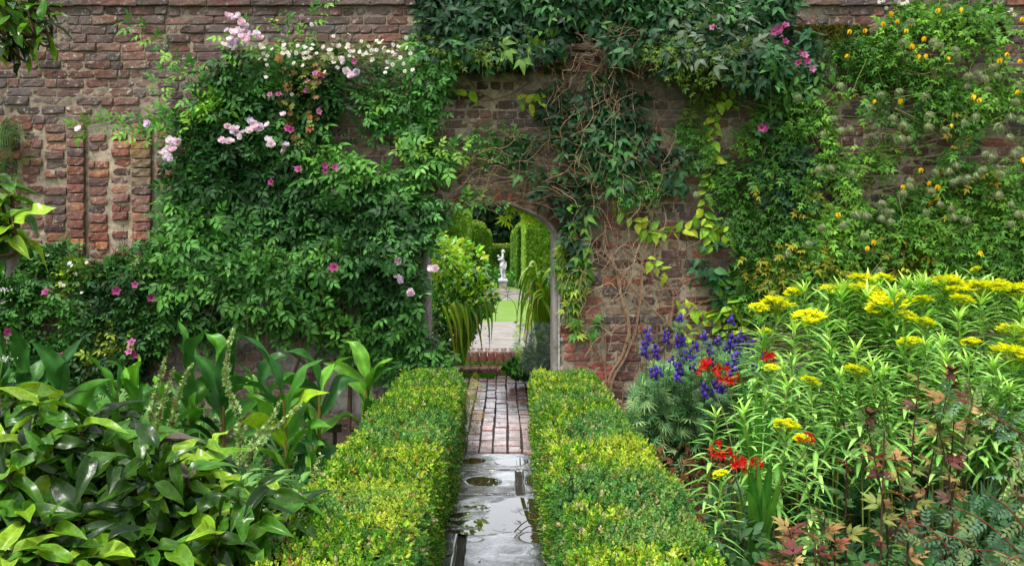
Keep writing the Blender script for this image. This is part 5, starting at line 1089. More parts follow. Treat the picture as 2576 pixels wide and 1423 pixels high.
tips = [(40, 985, 3.1), (95, 1020, 2.9), (150, 1010, 3.1), (205, 1070, 2.9), (250, 1050, 3.2), (310, 1055, 3.2), (345, 1110, 3.0), (400, 1105, 3.2), (440, 1150, 3.0), (470, 1190, 2.9), (520, 1120, 3.2), (505, 1170, 3.1), (560, 1230, 3.0), (600, 1290, 2.9), (640, 1260, 3.1), (690, 1250, 3.2), (745, 1270, 3.2), (720, 1310, 3.0), (60, 1100, 2.8), (130, 1140, 2.8), (30, 1180, 2.7), (180, 1180, 3.0), (280, 1160, 2.9), (340, 1210, 2.8), (410, 1260, 2.8), (470, 1290, 2.8), (540, 1340, 2.7), (620, 1370, 2.8), (60, 1290, 2.6), (130, 1320, 2.6), (200, 1290, 2.7), (100, 1390, 2.5), (30, 1400, 2.5), (180, 1410, 2.5), (260, 1370, 2.6), (300, 1320, 2.7), (340, 1400, 2.6), (430, 1390, 2.6), (-40, 1040, 3.0), (-60, 1200, 2.8), (-50, 1330, 2.6), (500, 1440, 2.6)]
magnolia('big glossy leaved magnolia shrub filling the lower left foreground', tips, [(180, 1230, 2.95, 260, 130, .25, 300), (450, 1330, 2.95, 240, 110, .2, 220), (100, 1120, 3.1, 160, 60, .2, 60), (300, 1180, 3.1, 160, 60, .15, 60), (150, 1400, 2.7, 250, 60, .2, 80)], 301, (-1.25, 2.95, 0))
magnolia('cluster of glossy magnolia leaves reaching in from the left edge halfway up', [(5, 500, 2.9), (28, 485, 2.9), (30, 545, 2.8), (-10, 560, 2.9), (-20, 455, 3.0), (-60, 500, 2.9)], [], 302, tuple(at(-260, 620, 3.0)), False, .125, 8, 'magnolia branch')
magnolia('overhanging branch of small bright leaves in the top left corner', [(40, 10, 4.2), (70, 25, 4.1), (30, 55, 4.2), (85, 60, 4.2), (110, 50, 4.1), (10, 20, 4.0), (20, 90, 4.2), (60, 90, 4.2), (90, -20, 4.2), (0, -30, 4.1), (118, 20, 4.2), (-20, 60, 4.2)], [(30, 20, 4.3, 60, 40, .1, 25)], 303, tuple(at(-250, -120, 4.3)), False, .115, 6, 'tree branch')
# ginger lilies
def ginger(label, base_uY, top, n, seed, lean=0, size=1., bright=None):
    rng = np.random.default_rng(seed); u, Y = base_uY; bx = (u-U0)/FOC*Y; zt = CAMZ-(top-V0)*Y/FOC; t = thing('ginger_lily', label, 'ginger lily', (bx, Y, 0), 'ginger lilies in the left bed')
    ml, ms = MB(), MB(); p0 = np.array([bx, Y, 0.]); p1 = np.array([bx+lean, Y-.05, zt-.2*size]); st = smoothpath([p0, (p0+p1)/2+[lean*.1, 0, 0], p1], 8); tube(ms, st, [.014, .009], hexl('7a6a34'), 7)
    az0 = rng.uniform(0, 6)
    for k in range(n):
        f = .35+.65*k/(n-1) if n > 1 else 1; s0 = st[int(f*(len(st)-1))]; a = az0+k*math.pi+rng.normal(0, .5); el = .5+.8*f+rng.normal(0, .15); ln = size*rng.uniform(.34, .46)
        h = np.array([math.cos(a), math.sin(a)*.7, 0]); d = h*math.cos(el)+np.array([0, 0, math.sin(el)]); e2 = el-rng.uniform(.7, 1.6); d2 = h*math.cos(e2)+np.array([0, 0, math.sin(e2)])
        pts = smoothpath([s0, s0+d*ln*.35, s0+d*ln*.6+d2*ln*.1, s0+d*ln*.68+d2*ln*.36], 5); c = hexl(['46802c', '55942e', '3a702c', '68a432', '32642c'][rng.integers(5)])*rng.uniform(.85, 1.15)
        if bright is not None and k in bright: c = hexl('94bc26')
        side = nrm(np.cross(d, [0, 0, 1.])+rng.normal(0, .35, 3)); ribbon(ml, pts, np.array([.25, .8, 1, .85, .45, .02])*.115*size, side, c, .22, wave=.12, seed=seed+k)
    ms.build('stem', M_STEM, t); ml.build('leaves', M_WET, t)
G = [('pale stemmed ginger lily nearest the left edge with curling leaf tips', (10, 5.3), 870, 8, 0, 1.), ('ginger lily with one broad bright leaf, second from the left edge', (160, 5.0), 905, 9, .02, 1.05), ('ginger lily with upright narrow leaves behind the magnolia tips', (290, 5.2), 905, 8, .03, .95), ('ginger lily whose pointed leaf rises beside the tall seed spikes', (350, 5.5), 900, 8, 0, .9),
 ('tallest ginger lily, its long leaf arching up to the left', (480, 5.4), 830, 10, .0, 1.15), ('ginger lily with dark wet leaves right behind the tallest seed spike', (560, 5.5), 880, 9, .02, 1.), ('ginger lily with a lime yellow young leaf at its centre', (735, 5.1), 905, 10, -.04, 1.1), ('ginger lily with leaves arching right towards the wall base', (800, 5.5), 900, 9, .02, 1.05),
 ('small ginger lily standing apart against the bare wall base', (925, 6.2), 880, 8, .0, .95), ('short young ginger lily in dark soil beside the box hedge', (790, 5.0), 1060, 6, .0, .6), ('ginger lily half hidden at the back of the left bed', (660, 5.8), 900, 9, 0, 1.), ('ginger lily leaning left, lowest leaves touching the magnolia', (420, 5.1), 960, 8, -.03, .9), ('ginger lily at the far left, mostly behind magnolia leaves', (90, 5.6), 880, 8, -.03, 1.), ('ginger lily tucked between two clumps right of the seed spikes', (690, 5.4), 1000, 7, .04, .8)]
for k, (lab, b, tp, n, ln, s) in enumerate(G): ginger(lab, b, tp, n, 320+k, ln, s, bright=([3, 6] if k in (1, 6) else None))
# seed spikes
def spike(label, pts, Y, seed, r=.022):
    rng = np.random.default_rng(seed); g = at(*pts[0], Y); t = thing('seed_spike_plant', label, 'seed spike', (g[0], Y, 0), 'tall seed spikes in the left bed'); mb, ml = MB(), MB(); r = .038
    q = smoothpath([at(u, v, Y) for u, v in pts], 12); root = np.array([g[0]+rng.normal(0, .02), Y, 0]); tube(mb, np.vstack([smoothpath([root, g], 3)[:-1], q]), [.006, .003], hexl('7f9358'), 5)
    ln = np.concatenate([[0], np.cumsum(np.linalg.norm(np.diff(q, axis=0), axis=1))]); s = np.arange(0, ln[-1], .0045); n = len(s); p = np.stack([np.interp(s, ln, q[:, k]) for k in range(3)], 1)
    a = np.arange(n)*2.4; f = s/ln[-1]; d = np.stack([np.cos(a), np.sin(a), .5+0*a], 1); T = joinT([(leafT(2, 3, .5, .6, .9, .5, .1), (0, .1, 0), x, .9, .5) for x in (0, .9, -.9, 2.2)])
    leaves_on(mb, T, p+nrm(d)*.003, d, rng.normal(0, 1, (n, 3)), r*(1-.6*f)*rng.uniform(.7, 1.2, n), np.array([hexl(h) for h in ('a0c074', 'b4d090', '7c9c54', '8c8a54')])[rng.integers(0, 4, n)]*np.where(f > .93, 1.1, 1.)[:, None])
    mb.build('seed_stalk', M_LEAF, t); n = 16; a = rng.uniform(0, 6.28, n); p = np.stack([g+(root-g)*x for x in rng.uniform(0, .8, n)]); leaves_on(ml, lanc, p, np.stack([np.cos(a), np.sin(a), .4+0*a], 1), np.tile([0, 0, 1.], (n, 1)), rng.uniform(.1, .17, n), hexl('6f9a52')*rng.uniform(.7, 1.2, (n, 1))); ml.build('leaves', M_LEAF, t)
for k, (lab, pts, Y) in enumerate([('tallest seed spike, straight, capsules to its tip', [(603, 1160), (603, 1060), (570, 960), (575, 880), (588, 828)], 4.7), ('leftmost leaning seed spike with a pinkish tip', [(365, 1100), (385, 1020), (400, 960), (418, 898)], 4.7), ('seed spike paired closely right of the leftmost one', [(385, 1090), (405, 1030), (425, 970), (436, 925)], 4.8), ('seed spike between the leaning pair and the tallest spike', [(430, 1090), (445, 1010), (465, 950), (485, 915)], 4.9),
  ('low seed spike sprawling right across the bed', [(560, 1250), (620, 1150), (690, 1080), (765, 1010)], 4.4), ('second sprawling seed spike beneath, tip by the bright ginger leaf', [(590, 1220), (640, 1110), (680, 1060), (705, 1010)], 4.5), ('short seed spike near the hedge corner', [(770, 1260), (790, 1210), (800, 1170), (808, 1142)], 4.2), ('shaded seed spike half buried in the magnolia', [(240, 1180), (255, 1130), (262, 1080)], 3.9)]): spike(lab, pts, Y, 340+k)
# left bed filler
t = thing('bed_foliage', 'mixed low leafy plants carpeting the shaded left bed', 'plants', (-2.2, 5.4, 0)); tag(t, kind='stuff'); ml = MB(); rng = np.random.default_rng(350)
LB = [hexl(h) for h in ('3a6a30', '4c7c38', '2c5630', '5c8a40', '6f9448')]
for k in range(46):
    x, y = rng.uniform(-4.2, -1.0), rng.uniform(4.1, 7.1)
    if x > -1.6 and y > 5.6: continue
    bush(ml, [acon, lanc, ros5, palm5][k % 4], (x, y, .14), (.3, .3, rng.uniform(.14, .32)), 90, [.13, .12, .13, .12][k % 4], LB, 351+k)
ml.build('leaves', M_LEAF, t)
t = thing('lance_leaf_plant', 'grey green lance leaved stems crowding the gap between magnolia and left hedge', 'plant', (-.95, 3.9, 0)); ml = MB(); rng = np.random.default_rng(352)
for k in range(46):
    p = at(rng.uniform(590, 800), rng.uniform(1200, 1330), rng.uniform(3.7, 4.3)); b = np.array([p[0], p[1]+.03, 0]); tube(ml, smoothpath([b, (b+p)/2+rng.normal(0, .02, 3), p], 4), [.004, .002], hexl('6f8a4c'), 4)
    n = 12; a = np.arange(n)*2.4; f = np.linspace(.3, 1, n)[:, None]; leaves_on(ml, lanc, b+(p-b)*f, np.stack([np.cos(a), np.sin(a), .5+0*a], 1), np.tile([0, 0, 1.], (n, 1)), rng.uniform(.06, .12, n), np.array([hexl('6a9a4c'), hexl('7fa860'), hexl('58864a')])[rng.integers(0, 3, n)])
ml.build('stems_and_leaves', M_LEAF, t)
mb = MB(); p = at(842, 1078, 5.6); box(mb, (p[0]-.045, 5.59, p[2]-.02), (p[0]+.045, 5.602, p[2]+.03), hexl('4a4e50')); box(mb, (p[0]-.012, 5.603, -.05), (p[0]+.012, 5.612, p[2]+.0), hexl('a5a8aa'))
tag(mb.build('plant_label', M_IRON, origin=(p[0], 5.6, 0), smooth=False), 'small dark plant label on a pale peg in the soil by the left hedge', 'plant label')
t = thing('bronze_fern', 'yellowing feathery plant spilling from the left hedge end over the brick path', 'plant', (-.36, 6.9, 0)); ml, ms = MB(), MB(); rng = np.random.default_rng(353)
for k in range(24):
    p = at(1180+rng.uniform(-20, 22), rng.uniform(930, 1060), 6.9+rng.uniform(-.3, .3)); d = np.array([[rng.uniform(.1, 1), rng.uniform(-.6, .2), rng.uniform(-.9, .3)]]); leaves_on(ml, fernT, p[None], d, np.array([[0, -.6, .8]]), [rng.uniform(.08, .14)], hexl(['7a7a30', '8f8434', '5f7030', '8a6a34'][k % 4])[None])
    if k % 3 == 0: tube(ms, smoothpath([(-.36, 6.9, 0), (p+[-.36, 6.9, 0])/2+[0, 0, .08], p], 4), [.003], hexl('6a5a34'), 3)
ms.build('stems', M_STEM, t); ml.build('fronds', M_LEAF, t)
# ---------------- right bed ----------------
# monkshood
t = thing('monkshood_clump', 'clump of violet blue monkshood with grey green cut leaves by the wall', 'monkshood', (1.25, 6.1, 0)); ml, ms = MB(), MB(); rng = np.random.default_rng(401)
AC = pal(['4f7d48', '6a9860', '3f6a3c', '86a868', '5c8c5c'], .25)
def dome(n, seed):
    rng = np.random.default_rng(seed); q=[]
    for _ in range(n):
        u = rng.uniform(1590, 1930); Y = rng.uniform(5.6, 6.6); top = np.interp(u, [1590, 1640, 1760, 1860, 1930], [1010, 920, 900, 890, 910]); v = rng.uniform(top, 1190+(6.1-Y)*30); q.append(at(u, v, Y))
    return np.array(q)
q = dome(1900, 402); q = q[fbm(q, 6, 77) > .38]; q[:, 2] = np.maximum(q[:, 2], .1); n = len(q); leaves_on(ml, acon, q, rng.normal(0, 1, (n, 3))+[0, -.5, .1], np.array([0, -.6, .8])+rng.normal(0, .35, (n, 3)), rng.uniform(.075, .125, n), AC(q, None, rng)*1.2)
ml.build('leaves', M_LEAF, t); sp=[]
SPK = [(1629, 840, 20), (1624, 862, 8), (1620, 878, 26), (1650, 884, 26), (1676, 848, 22), (1709, 850, 26), (1708, 865, 20), (1719, 857, 16), (1706, 935, 34), (1712, 930, 24), (1713, 892, 26), (1731, 893, 20), (1742, 912, 30), (1644, 938, 20), (1658, 935, 12), (1772, 982, 26), (1798, 977, 24), (1813, 992, 18), (1838, 805, 14), (1806, 856, 14), (1828, 872, 20), (1783, 864, 16), (1788, 900, 30), (1848, 912, 34), (1858, 880, 26), (1842, 860, 26), (1888, 870, 20), (1898, 930, 24), (1893, 976, 20), (1818, 972, 16), (1865, 850, 24), (1710, 800, 10), (1920, 850, 22), (1750, 870, 16), (1690, 905, 14), (1770, 845, 12), (1925, 905, 22), (1832, 930, 24)]
def hood(mb, c, s, az, col):
    n = 8; th, ph = np.meshgrid(np.linspace(0, 2*math.pi, n+1), np.linspace(.01, math.pi-.01, 6)); d = np.stack([np.cos(th)*np.sin(ph)*.75, np.sin(th)*np.sin(ph)*.9, np.cos(ph)*(1.15)], 2).reshape(-1, 3); d[:, 1] -= .35*np.clip(-d[:, 2], 0, 1); d[:, 2] += .25*np.clip(-d[:, 1], 0, 1)
    ca, sa = math.cos(az), math.sin(az); d = np.stack([d[:, 0]*ca-d[:, 1]*sa, d[:, 0]*sa+d[:, 1]*ca, d[:, 2]], 1); L, S = grid_T(6, n+1); mb.raw(np.array(c)+d*s, L, S, col)
for k, (u, v, h) in enumerate(SPK):
    Y = 5.4+.25*rng.random(); p = at(u, v, Y); hh = h/FOC*Y; nf = max(4, int(h/3.0)); mb = MB(); st = [np.array([p[0]+rng.normal(0, .05), Y+.25, .25]), p-[0, -.05, hh*1.5], p+[0, 0, hh*.7], p+[rng.normal(0, .01), 0, hh+.05]]
    tube(ms, smoothpath(st, 4), [.0022, .0015], hexl('4c6a40'), 4); leaves_on(mb, tiny, np.array([p+[0, 0, hh*.7+i*.012] for i in range(5)]), rng.normal(0, 1, (5, 3)), rng.normal(0, 1, (5, 3)), np.full(5, .02), np.tile(hexl('8aa84c'), (5, 1)))
    for i in range(nf):
        a = i*2.4; f = i/max(nf-1, 1)-.5; c = hexl(['6040ae', '5038a0', '7a5cc8', '5c44ac'][rng.integers(4)])*rng.uniform(.8, 1.2); hood(mb, p+[math.cos(a)*.016, math.sin(a)*.016, f*hh*1.3], .0135*rng.uniform(.8, 1.2), rng.uniform(0, 6), c)
    ak = 5; aa = np.arange(ak)*2.4; leaves_on(mb, acon, np.array([p-[0, 0, hh*(.9+.5*i)] for i in range(ak)]), np.stack([np.cos(aa), np.sin(aa)-.3, .3+0*aa], 1), np.tile([0, -.5, .8], (ak, 1)), np.full(ak, .06), np.tile(hexl('5f8c58'), (ak, 1))) if k % 2 else None
    mb.build('flower_spike', M_PETAL, t)
ms.build('stems', M_STEM, t)
# crocosmia-like red flowers and blades
starp = leafT(3, 3, .24, .7, .8, .3, .3)
def red_cluster(mb, p, s, seed):
    rng = np.random.default_rng(seed)
    for i in range(9):
        d = nrm(np.array([rng.normal(0, .8), rng.normal(-.5, .5), rng.uniform(-.2, 1.1)])); c = p+d*s*.75
        x = nrm(np.cross(d, [0, .3, 1.])); y = np.cross(d, x)
        for j in range(6):
            a = j*math.pi/3; dd = d*.9+(x*math.cos(a)+y*math.sin(a))*.65; leaves_on(mb, starp, c[None], dd[None], d[None], [s*.62], (hexl("c81a16")*rng.uniform(.8, 1.1))[None])
        tube(mb, [p, c+d*s*.1], [s*.05], hexl('d8702a'), 4)
def crocosmia(label, base, Y, blades, reds, seed):
    t = thing('red_crocosmia', label, 'crocosmia', base); ml, ms = MB(), MB(); rng = np.random.default_rng(seed)
    for (u0, v0, u1, v1, wd) in blades:
        a, b = at(u0, v0, Y), at(u1, v1, Y-.08); a2 = np.array([base[0]+rng.normal(0, .04), base[1], 0.]); ribbon(ml, smoothpath([a2, a*.7+a2*.3, (a+b)/2+[rng.normal(0, .01), 0, 0], b], 6), [wd*.5, wd, wd*1.0, wd*.6, .002], nrm(np.array([1, rng.uniform(-.6, .6), 0])), hexl(['3f7a2a', '4c8a2c', '5f9a34'][rng.integers(3)]), .1, wave=.03, seed=seed)
    ml.build('blades', M_LEAF, t)
    for k, (u, v, s, yy) in enumerate(reds):
        p = at(u, v, yy); ms = MB(); tube(ms, smoothpath([np.array([base[0], base[1], 0.]), (p+np.array(base))/2+[0, 0, .15], p-[0, 0, .04], p], 5), [.004, .002], hexl('5c5a34'), 4); ms.build('flower_stalk', M_STEM, t); mb = MB(); red_cluster(mb, p, s*.88, seed+k); mb.build('flower', M_PETAL, t)
crocosmia('upright sword leaved crocosmia with scarlet flowers in front of the monkshood', (1.2, 4.3, 0), 4.2, [(1895, 1090, 1858, 925, .035), (1905, 1080, 1892, 955, .03), (1885, 1090, 1838, 1000, .035), (1915, 1090, 1918, 985, .03), (1880, 1100, 1832, 1050, .03), (1920, 1090, 1950, 1000, .03)], [(1783, 933, .075, 4.9), (1832, 952, .070, 4.8), (1927, 903, .055, 4.7)], 411)
crocosmia('lower crocosmia with broad pleated leaves and scarlet flowers near the hedge', (1.0, 3.6, 0), 3.5, [(1915, 1300, 1880, 1180, .05), (1925, 1290, 1940, 1150, .05), (1905, 1310, 1878, 1230, .045), (1930, 1300, 1960, 1210, .045), (1915, 1330, 1870, 1290, .05), (1925, 1300, 1905, 1150, .03)], [(1812, 1138, .050, 3.6), (1848, 1172, .054, 3.55), (1902, 1167, .03, 3.5), (2028, 1108, .035, 3.5)], 412)
# euphorbia
EU = [hexl(h) for h in ('689848', '7eae52', '54823c', '94bf64')]
def eup_stem(seed, h, lean=.08, tuft=True, dens=1.):
    rng = np.random.default_rng(seed); mb = MB(); q = smoothpath([(0, 0, 0), (lean*.2, lean*.3*rng.normal(), h*.5), (lean, 0, h)], 8); tube(mb, q, [.0055, .0035], hexl('8a9a44'), 5)
    n = int((h-.40)/.0105*dens); f = np.linspace(.5, .985, n); p = np.stack([np.interp(f, np.linspace(0, 1, len(q)), q[:, k]) for k in range(3)], 1); a = np.arange(n)*2.4
    el = -.35+1.15*f**3+rng.normal(0, .18, n); d = np.stack([np.cos(a)*np.cos(el), np.sin(a)*np.cos(el), np.sin(el)+.15], 1); s = (.105+.065*np.sin(f*3))*rng.uniform(.75, 1.2, n)
    leaves_on(mb, eupT, p, d, np.tile([0, 0, 1.], (n, 1)), s, np.array(EU)[rng.integers(0, 4, n)]*rng.uniform(.85, 1.15, (n, 1)))
    if tuft:
        n = 9; a = np.arange(n)*2.4; el = np.linspace(.7, 1.4, n); d = np.stack([np.cos(a)*np.cos(el), np.sin(a)*np.cos(el), np.sin(el)], 1); leaves_on(mb, eupT, np.tile(q[-1], (n, 1)), d, -np.stack([np.cos(a), np.sin(a), -.3+0*a], 1), rng.uniform(.06, .10, n), np.tile(hexl('9cc25a'), (n, 1)))
    return proto(mb, 'leafy_stem', M_LEAF), q[-1]
STEMS = [eup_stem(500+k, h, l, tf) for k, (h, l, tf) in enumerate(((1., .06, True), (1., -.07, True), (1., .1, False), (1., -.04, False), (1., .14, True), (1., -.12, False)))]
def eup_head(seed, r=1.):
    rng = np.random.default_rng(seed); mb = MB(); n = 9; cup = leafT(2, 3, .9, .6, .6, .3, -.2)
    ringleaves(mb, leafT(3, 3, .5, .6, .8, .2, .2), 6, .34, hexl('b4d02c'), .25, -.08, seed, .05)
    for k in range(62):
        a = rng.uniform(0, 6.283); rr = .5*math.sqrt(rng.random()); c = np.array([rr*math.cos(a), rr*math.sin(a), .24*(1-(rr/.5)**2)+rng.normal(0, .035)])
        if k % 3 == 0: tube(mb, [(0, 0, -.25), c], [.012], hexl('a8b83c'), 3)
        for j in range(3): b = a+j*2.1+rng.uniform(0, 1); leaves_on(mb, cup, c[None], np.array([[math.cos(b), math.sin(b), .25]]), np.array([[0, 0, 1.]]), [.15*rng.uniform(.8, 1.2)], (hexl(['e8ec14', 'd8e018', 'f2f020'][k % 3]))[None])
        hood(mb, c+[0, 0, .025], .022, 0, hexl('a3a82a'))
    return proto(mb, 'flower_head', M_PETAL)
HEADS = [eup_head(1), eup_head(2), eup_head(3)]
t = thing('spurge_clump', 'broad stand of leafy spurge topped with acid yellow flower heads on the right', 'spurge', (2.2, 4.6, 0)); rng = np.random.default_rng(501)
def vY(v): return float(np.interp(v, [690, 760, 850, 950, 1100, 1230], [5.7, 5.3, 4.75, 4.3, 3.7, 3.4]))
HD = [(1955, 785, 80), (1908, 792, 40), (2033, 820, 70), (2000, 752, 52), (2088, 745, 42), (2130, 745, 46), (2228, 715, 48), (2168, 718, 56), (2160, 742, 60), (2235, 790, 94), (2230, 768, 70), (2383, 728, 66), (2472, 745, 80), (2560, 748, 70), (2325, 828, 46), (2322, 772, 50), (2290, 880, 62), (2442, 880, 42), (2545, 852, 60), (2545, 912, 80), (1940, 945, 40), (2040, 980, 44), (2155, 952, 58), (1978, 1095, 68), (2456, 690, 28), (2335, 722, 36), (1812, 1218, 40), (2190, 745, 50), (2420, 770, 50), (2280, 812, 40), (2020, 1128, 40), (2400, 745, 46), (2510, 735, 50), (2600, 735, 60), (2600, 880, 60), (1925, 850, 30)]
cnt = 0
def put_stem(p, k, yaw, head=None):
    me, top = STEMS[k]; h = p[2]; M = Matrix.Translation(Vector((p[0]-(math.cos(yaw)*top[0]-math.sin(yaw)*top[1])*h, p[1]-(math.sin(yaw)*top[0]+math.cos(yaw)*top[1])*h, 0))) @ Matrix.Rotation(yaw, 4, 'Z') @ Matrix.Diagonal(Vector((h if h > .75 else h, h, h, 1)))
    o = inst(me, 'leafy_stem', t, M)
    if head:
        f = bpy.data.objects.new('flower_head', HEADS[head[1] % 3]); COL.objects.link(f); f.parent = o
        f.matrix_local = (Matrix.Translation(-Vector(t.location)) @ M).inverted() @ (Matrix.Translation(-Vector(t.location)) @ Matrix.Translation(Vector(p)+Vector((0, 0, .045))) @ Matrix.Rotation(rng.normal(0, .15), 4, 'X') @ Matrix.Rotation(rng.normal(0, .15)+.1, 4, 'Y') @ Matrix.Scale(head[0], 4))
for k, (u, v, wd) in enumerate(HD):
    Y = vY(v); p = at(u, v+6, Y); p[2] = max(p[2], .3); put_stem(p, (2, 3, 5)[k % 3], rng.uniform(0, 6.28), (wd/FOC*Y*rng.uniform(.95, 1.25), k)); cnt += 1
while cnt < 100:
    v = 715+rng.random()**1.5*270; u = rng.uniform(np.interp(v, [715, 800, 900, 1000, 1050], [2040, 1930, 1900, 1960, 2000]), 2660); p = at(u, v, vY(v)+rng.normal(0, .15)); p[2] = max(.45, p[2]); put_stem(p, (0, 1, 4, 0, 1, 2)[cnt % 6], rng.uniform(0, 6.28)); cnt += 1
t = thing('young_spurge', 'single young spurge stem with whorled leaves standing alone before the red flowers', 'spurge', (.9, 3.95, 0)); o = inst(STEMS[0][0], 'leafy_stem', t, Matrix.Translation(at(1775, 1060, 3.95)*[1, 1, 0]) @ Matrix.Diagonal(Vector((.77, .77, .77, 1))))
t = thing('nodding_spurge', 'spurge shoot with an upright pale tuft, in front of the scarlet flowers', 'spurge', (1.2, 3.7, 0)); inst(STEMS[1][0], 'leafy_stem', t, Matrix.Translation(at(1905, 1060, 3.9)*[1, 1, 0]) @ Matrix.Diagonal(Vector((.82, .82, .80, 1))))
# bronze peonies
peo = joinT([(leafT(4, 3, .34, .6, .9, .3, .25, .1), (0, .3, 0), a, s, 0) for a, s in ((0, .7), (.45, .55), (-.45, .55))]+[(leafT(4, 3, .36, .6, .9, .3, .25, .1), (0, .15, 0), a, s, 0) for a, s in ((1.0, .6), (-1.0, .6), (1.35, .4), (-1.35, .4))]+[(leafT(2, 2, .03, .5, .3), (0, 0, 0), 0, .4, 0)])
PB = [hexl(h) for h in ('8a5038', 'a0784c', '6a3a34', '848a40', '5f763a', 'b0985a', '5c4034', '70803c')]
def peony(label, base, tips, seed, green=.3, pods=()):
    rng = np.random.default_rng(seed); t = thing('bronze_peony', label, 'peony', base, 'peonies with bronze autumn leaves'); ml, ms = MB(), MB()
    for k, (u, v, Y) in enumerate(tips):
        p = at(u, v, Y); b = np.array(base)+rng.normal(0, .03, 3)*[1, 1, 0]; st = smoothpath([b, b*.6+p*.4+rng.normal(0, .06, 3)+[0, 0, .05], p], 6); tube(ms, st, [.006, .0025], hexl('4a3428'), 6)
        n = 16; f = np.linspace(.38, 1, n); q = np.stack([np.interp(f, np.linspace(0, 1, len(st)), st[:, j]) for j in range(3)], 1); a = rng.uniform(0, 6)+np.arange(n)*2.4; d = np.stack([np.cos(a), np.sin(a), .25+.5*f], 1)
        c = np.array([PB[i] for i in rng.integers(0, len(PB), n)]); g = rng.random(n) < green+.25; c[g] = hexl('55783a'); leaves_on(ml, peo, q, d, np.tile([0, -.3, 1.], (n, 1))+rng.normal(0, .25, (n, 3)), rng.uniform(.055, .095, n), c*rng.uniform(.8, 1.2, (n, 1)))
    ms.build('stems', M_BARK, t); ml.build('leaves', M_LEAF, t)
    for (u, v, Y) in pods:
        mb = MB(); ringleaves(mb, leafT(4, 3, .5, .5, .8, .5, -.1), 5, .055, hexl('5a3828'), .6, 0, 3); ringleaves(mb, leafT(3, 3, .5, .5, .8, .5, .3), 5, .045, hexl('4a2c22'), -.7, 0, 4)
        me = proto(mb, 'pod', M_BARK); inst(me, 'seed_pod', t, Matrix.Translation(at(u, v, Y)))
peony('central bronze peony with a dark stem and shrivelled seed pod', (1.36, 3.3, 0), [(2180, 1060, 3.3), (2225, 1070, 3.25), (2250, 1140, 3.3), (2130, 1150, 3.3)], 421, .25, [(2190, 1048, 3.3)])
peony('taller rusty leaved peony behind with an open star shaped seed pod', (1.75, 3.6, 0), [(2312, 930, 3.7), (2390, 950, 3.6), (2345, 1010, 3.6), (2450, 985, 3.6), (2400, 1060, 3.5)], 422, .1, [(2395, 938, 3.6)])
peony('low bronze peony in the bottom corner between hedge and bare stems', (.98, 3.0, 0), [(1985, 1330, 3.1), (2030, 1310, 3.1), (2075, 1300, 3.1), (1960, 1380, 3.0), (2050, 1360, 3.0), (2100, 1340, 3.1), (2000, 1400, 2.95)], 423, .2)
# glaucous rose branches, right edge
t = thing('glaucous_rose', 'arching rose with dusty blue green leaflets in the lower right corner', 'rose bush', (2.0, 2.9, 0)); ml, ms = MB(), MB(); gl = pal(['5f7f62', '4a6c4c', '7a8c54', '6a6a48', '8a7a50'], .2); smallpin = joinT([(oval, (0, y, 0), s*1.1, .3, 0) for y in (.1, .35, .6, .8) for s in (1, -1)]+[(oval, (0, .95, 0), 0, .3, 0)])
for k, (pts, Y) in enumerate([([(2600, 1110), (2520, 1060), (2430, 1010), (2380, 1005)], 3.0), ([(2620, 1180), (2560, 1090), (2500, 1040)], 3.0), ([(2600, 1423), (2500, 1330), (2440, 1290), (2380, 1270)], 2.7), ([(2600, 1360), (2540, 1280), (2480, 1240)], 2.7), ([(2560, 1423), (2520, 1390), (2440, 1380)], 2.6), ([(2600, 1300), (2550, 1230), (2530, 1190)], 2.8), ([(2420, 1423), (2340, 1330), (2260, 1310)], 2.9), ([(2500, 1423), (2400, 1350), (2300, 1370)], 2.8), ([(2600, 1440), (2560, 1400), (2500, 1430)], 2.5), ([(2640, 1250), (2590, 1180), (2570, 1130)], 2.9)]):
    arch_shoot(ml, ms, pts, smallpin, .058, gl, 430+k, 0, .022, .004, '7a4a38', Y)
    tube(ms, smoothpath([(2.0+.02*k, 2.9, 0), at(*pts[0], Y)], 3), [.006], hexl('6a4a38'), 5)
ms.build('canes', M_BARK, t); ml.build('leaves', M_LEAF, t)
# undergrowth of the right bed
t = thing('bed_undergrowth', 'dark low leafy ground cover beneath the spurge stems', 'plants', (2, 4.2, 0)); tag(t, kind='stuff'); ml = MB(); rng = np.random.default_rng(440); RB = [hexl(h) for h in ('2f5a2c', '3c6a34', '28502e', '4a7a3c')]
for k in range(44):
    x, y = rng.uniform(1.0, 4.2), rng.uniform(2.6, 6.9)
    if x < 1.3 and y > 4.3: continue
    bush(ml, [roundT, ros5, acon][k % 3], (x, y, .1), (.3, .3, rng.uniform(.1, .26)), 80, [.07, .12, .13][k % 3], RB, 441+k)
ml.build('leaves', M_LEAF, t)
t = thing('dry_stems', 'tangle of dry brown leaves and stems beneath the monkshood', 'plants', (1.1, 5.0, 0)); tag(t, kind='stuff'); ml = MB(); rng = np.random.default_rng(442)
for k in range(130):
    x, y = rng.uniform(.8, 1.7), rng.uniform(4.4, 5.9); h = rng.uniform(.1, .35); tube(ml, [(x, y, 0), (x+rng.normal(0, .04), y+rng.normal(0, .04), h)], [.003, .002], hexl(['5a4028', '6a5030', '4a3a24'][k % 3]), 3)
n = 420; q = np.stack([rng.uniform(.8, 1.7, n), rng.uniform(4.4, 5.9, n), rng.uniform(.02, .3, n)], 1); leaves_on(ml, peo, q, rng.normal(0, 1, (n, 3)), rng.normal(0, 1, (n, 3)), rng.uniform(.05, .10, n), hexl('6a4a2c')*rng.uniform(.5, 1.1, (n, 1))); ml.build('stems', M_BARK, t)
t = thing('dusky_leaf_plant', 'low plant with grey green rounded leaves at the outer foot of the right hedge', 'plant', (.95, 3.5, 0)); ml = MB()
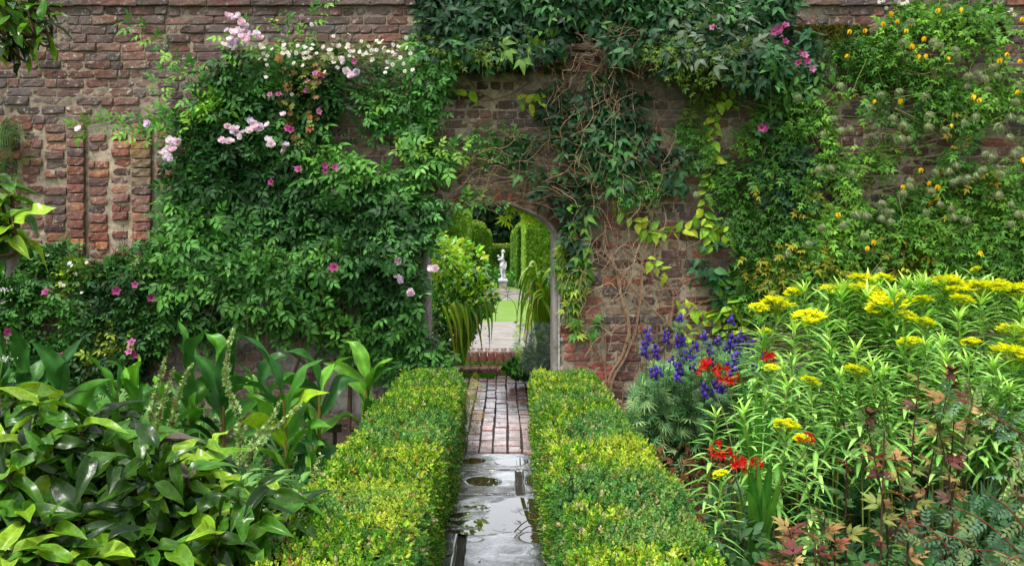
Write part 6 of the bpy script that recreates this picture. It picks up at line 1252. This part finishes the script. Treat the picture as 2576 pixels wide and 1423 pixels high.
bush(ml, oval, at(1850, 1360, 3.4), (.11, .12, .09), 80, .05, [hexl('41663c'), hexl('35592c')], 443); bush(ml, oval, at(1850, 1290, 3.7), (.11, .12, .09), 80, .05, [hexl('35592c'), hexl('3f6636')], 444); ml.build('leaves', M_LEAF, t)
# white lace flowers at the left edge
t = thing('lace_flower', 'white lacy flower heads poking in at the left edge', 'flowers', tuple(at(-10, 960, 5.0)*[1, 1, 0])); mb, ms = MB(), MB(); rng = np.random.default_rng(450)
for (u, v) in ((5, 728), (8, 902), (-8, 760)):
    p = at(u, v, 5.0); ms = MB(); tube(ms, smoothpath([(p[0]-.1, 5.0, 0), p-[.03, 0, .2], p], 4), [.003], hexl('5f7a40'), 4); ms.build('flower_stalk', M_STEM, t); n = 60; leaves_on(mb, tiny, p+rng.normal(0, 1, (n, 3))*[.025, .025, .006], rng.normal(0, 1, (n, 3)), np.tile([0, 0, 1.], (n, 1)), np.full(n, .012), np.tile(hexl('eef0ee'), (n, 1)))
mb.build('flower_heads', M_PETAL, t)
# twig and fallen leaves on the wet slabs
mb = MB(); p = [np.array([(u-U0)*Y/FOC, Y, .022]) for u, Y in ((1295, 4.72), (1312, 4.84), (1330, 4.92), (1345, 4.90))]; tube(mb, smoothpath(p, 4), [.004, .002], hexl('3c2c20'), 5); tube(mb, [p[1], p[1]+[-.02, .05, .006]], [.002], hexl('3c2c20'), 4)
tag(mb.build('twig', M_BARK, origin=tuple(p[0])), 'thin dark fallen twig lying on the wet slabs', 'twig')
rng = np.random.default_rng(9); n = 34; y = rng.uniform(4.3, 10.4, n); q = np.stack([rng.uniform(-.26, .17, n), y, np.full(n, .018)], 1); mb = MB()
leaves_on(mb, oval, q, np.stack([rng.normal(0, 1, n), rng.normal(0, 1, n), 0*y], 1), np.tile([0, 0, 1.], (n, 1)), rng.uniform(.015, .032, n), np.array([hexl('7a6a30'), hexl('5c4428'), hexl('4f7a2c')])[rng.integers(0, 3, n)])
tag(mb.build('fallen_leaves', M_LEAF), 'scattered small fallen leaves on the wet path', 'leaves', kind='stuff')
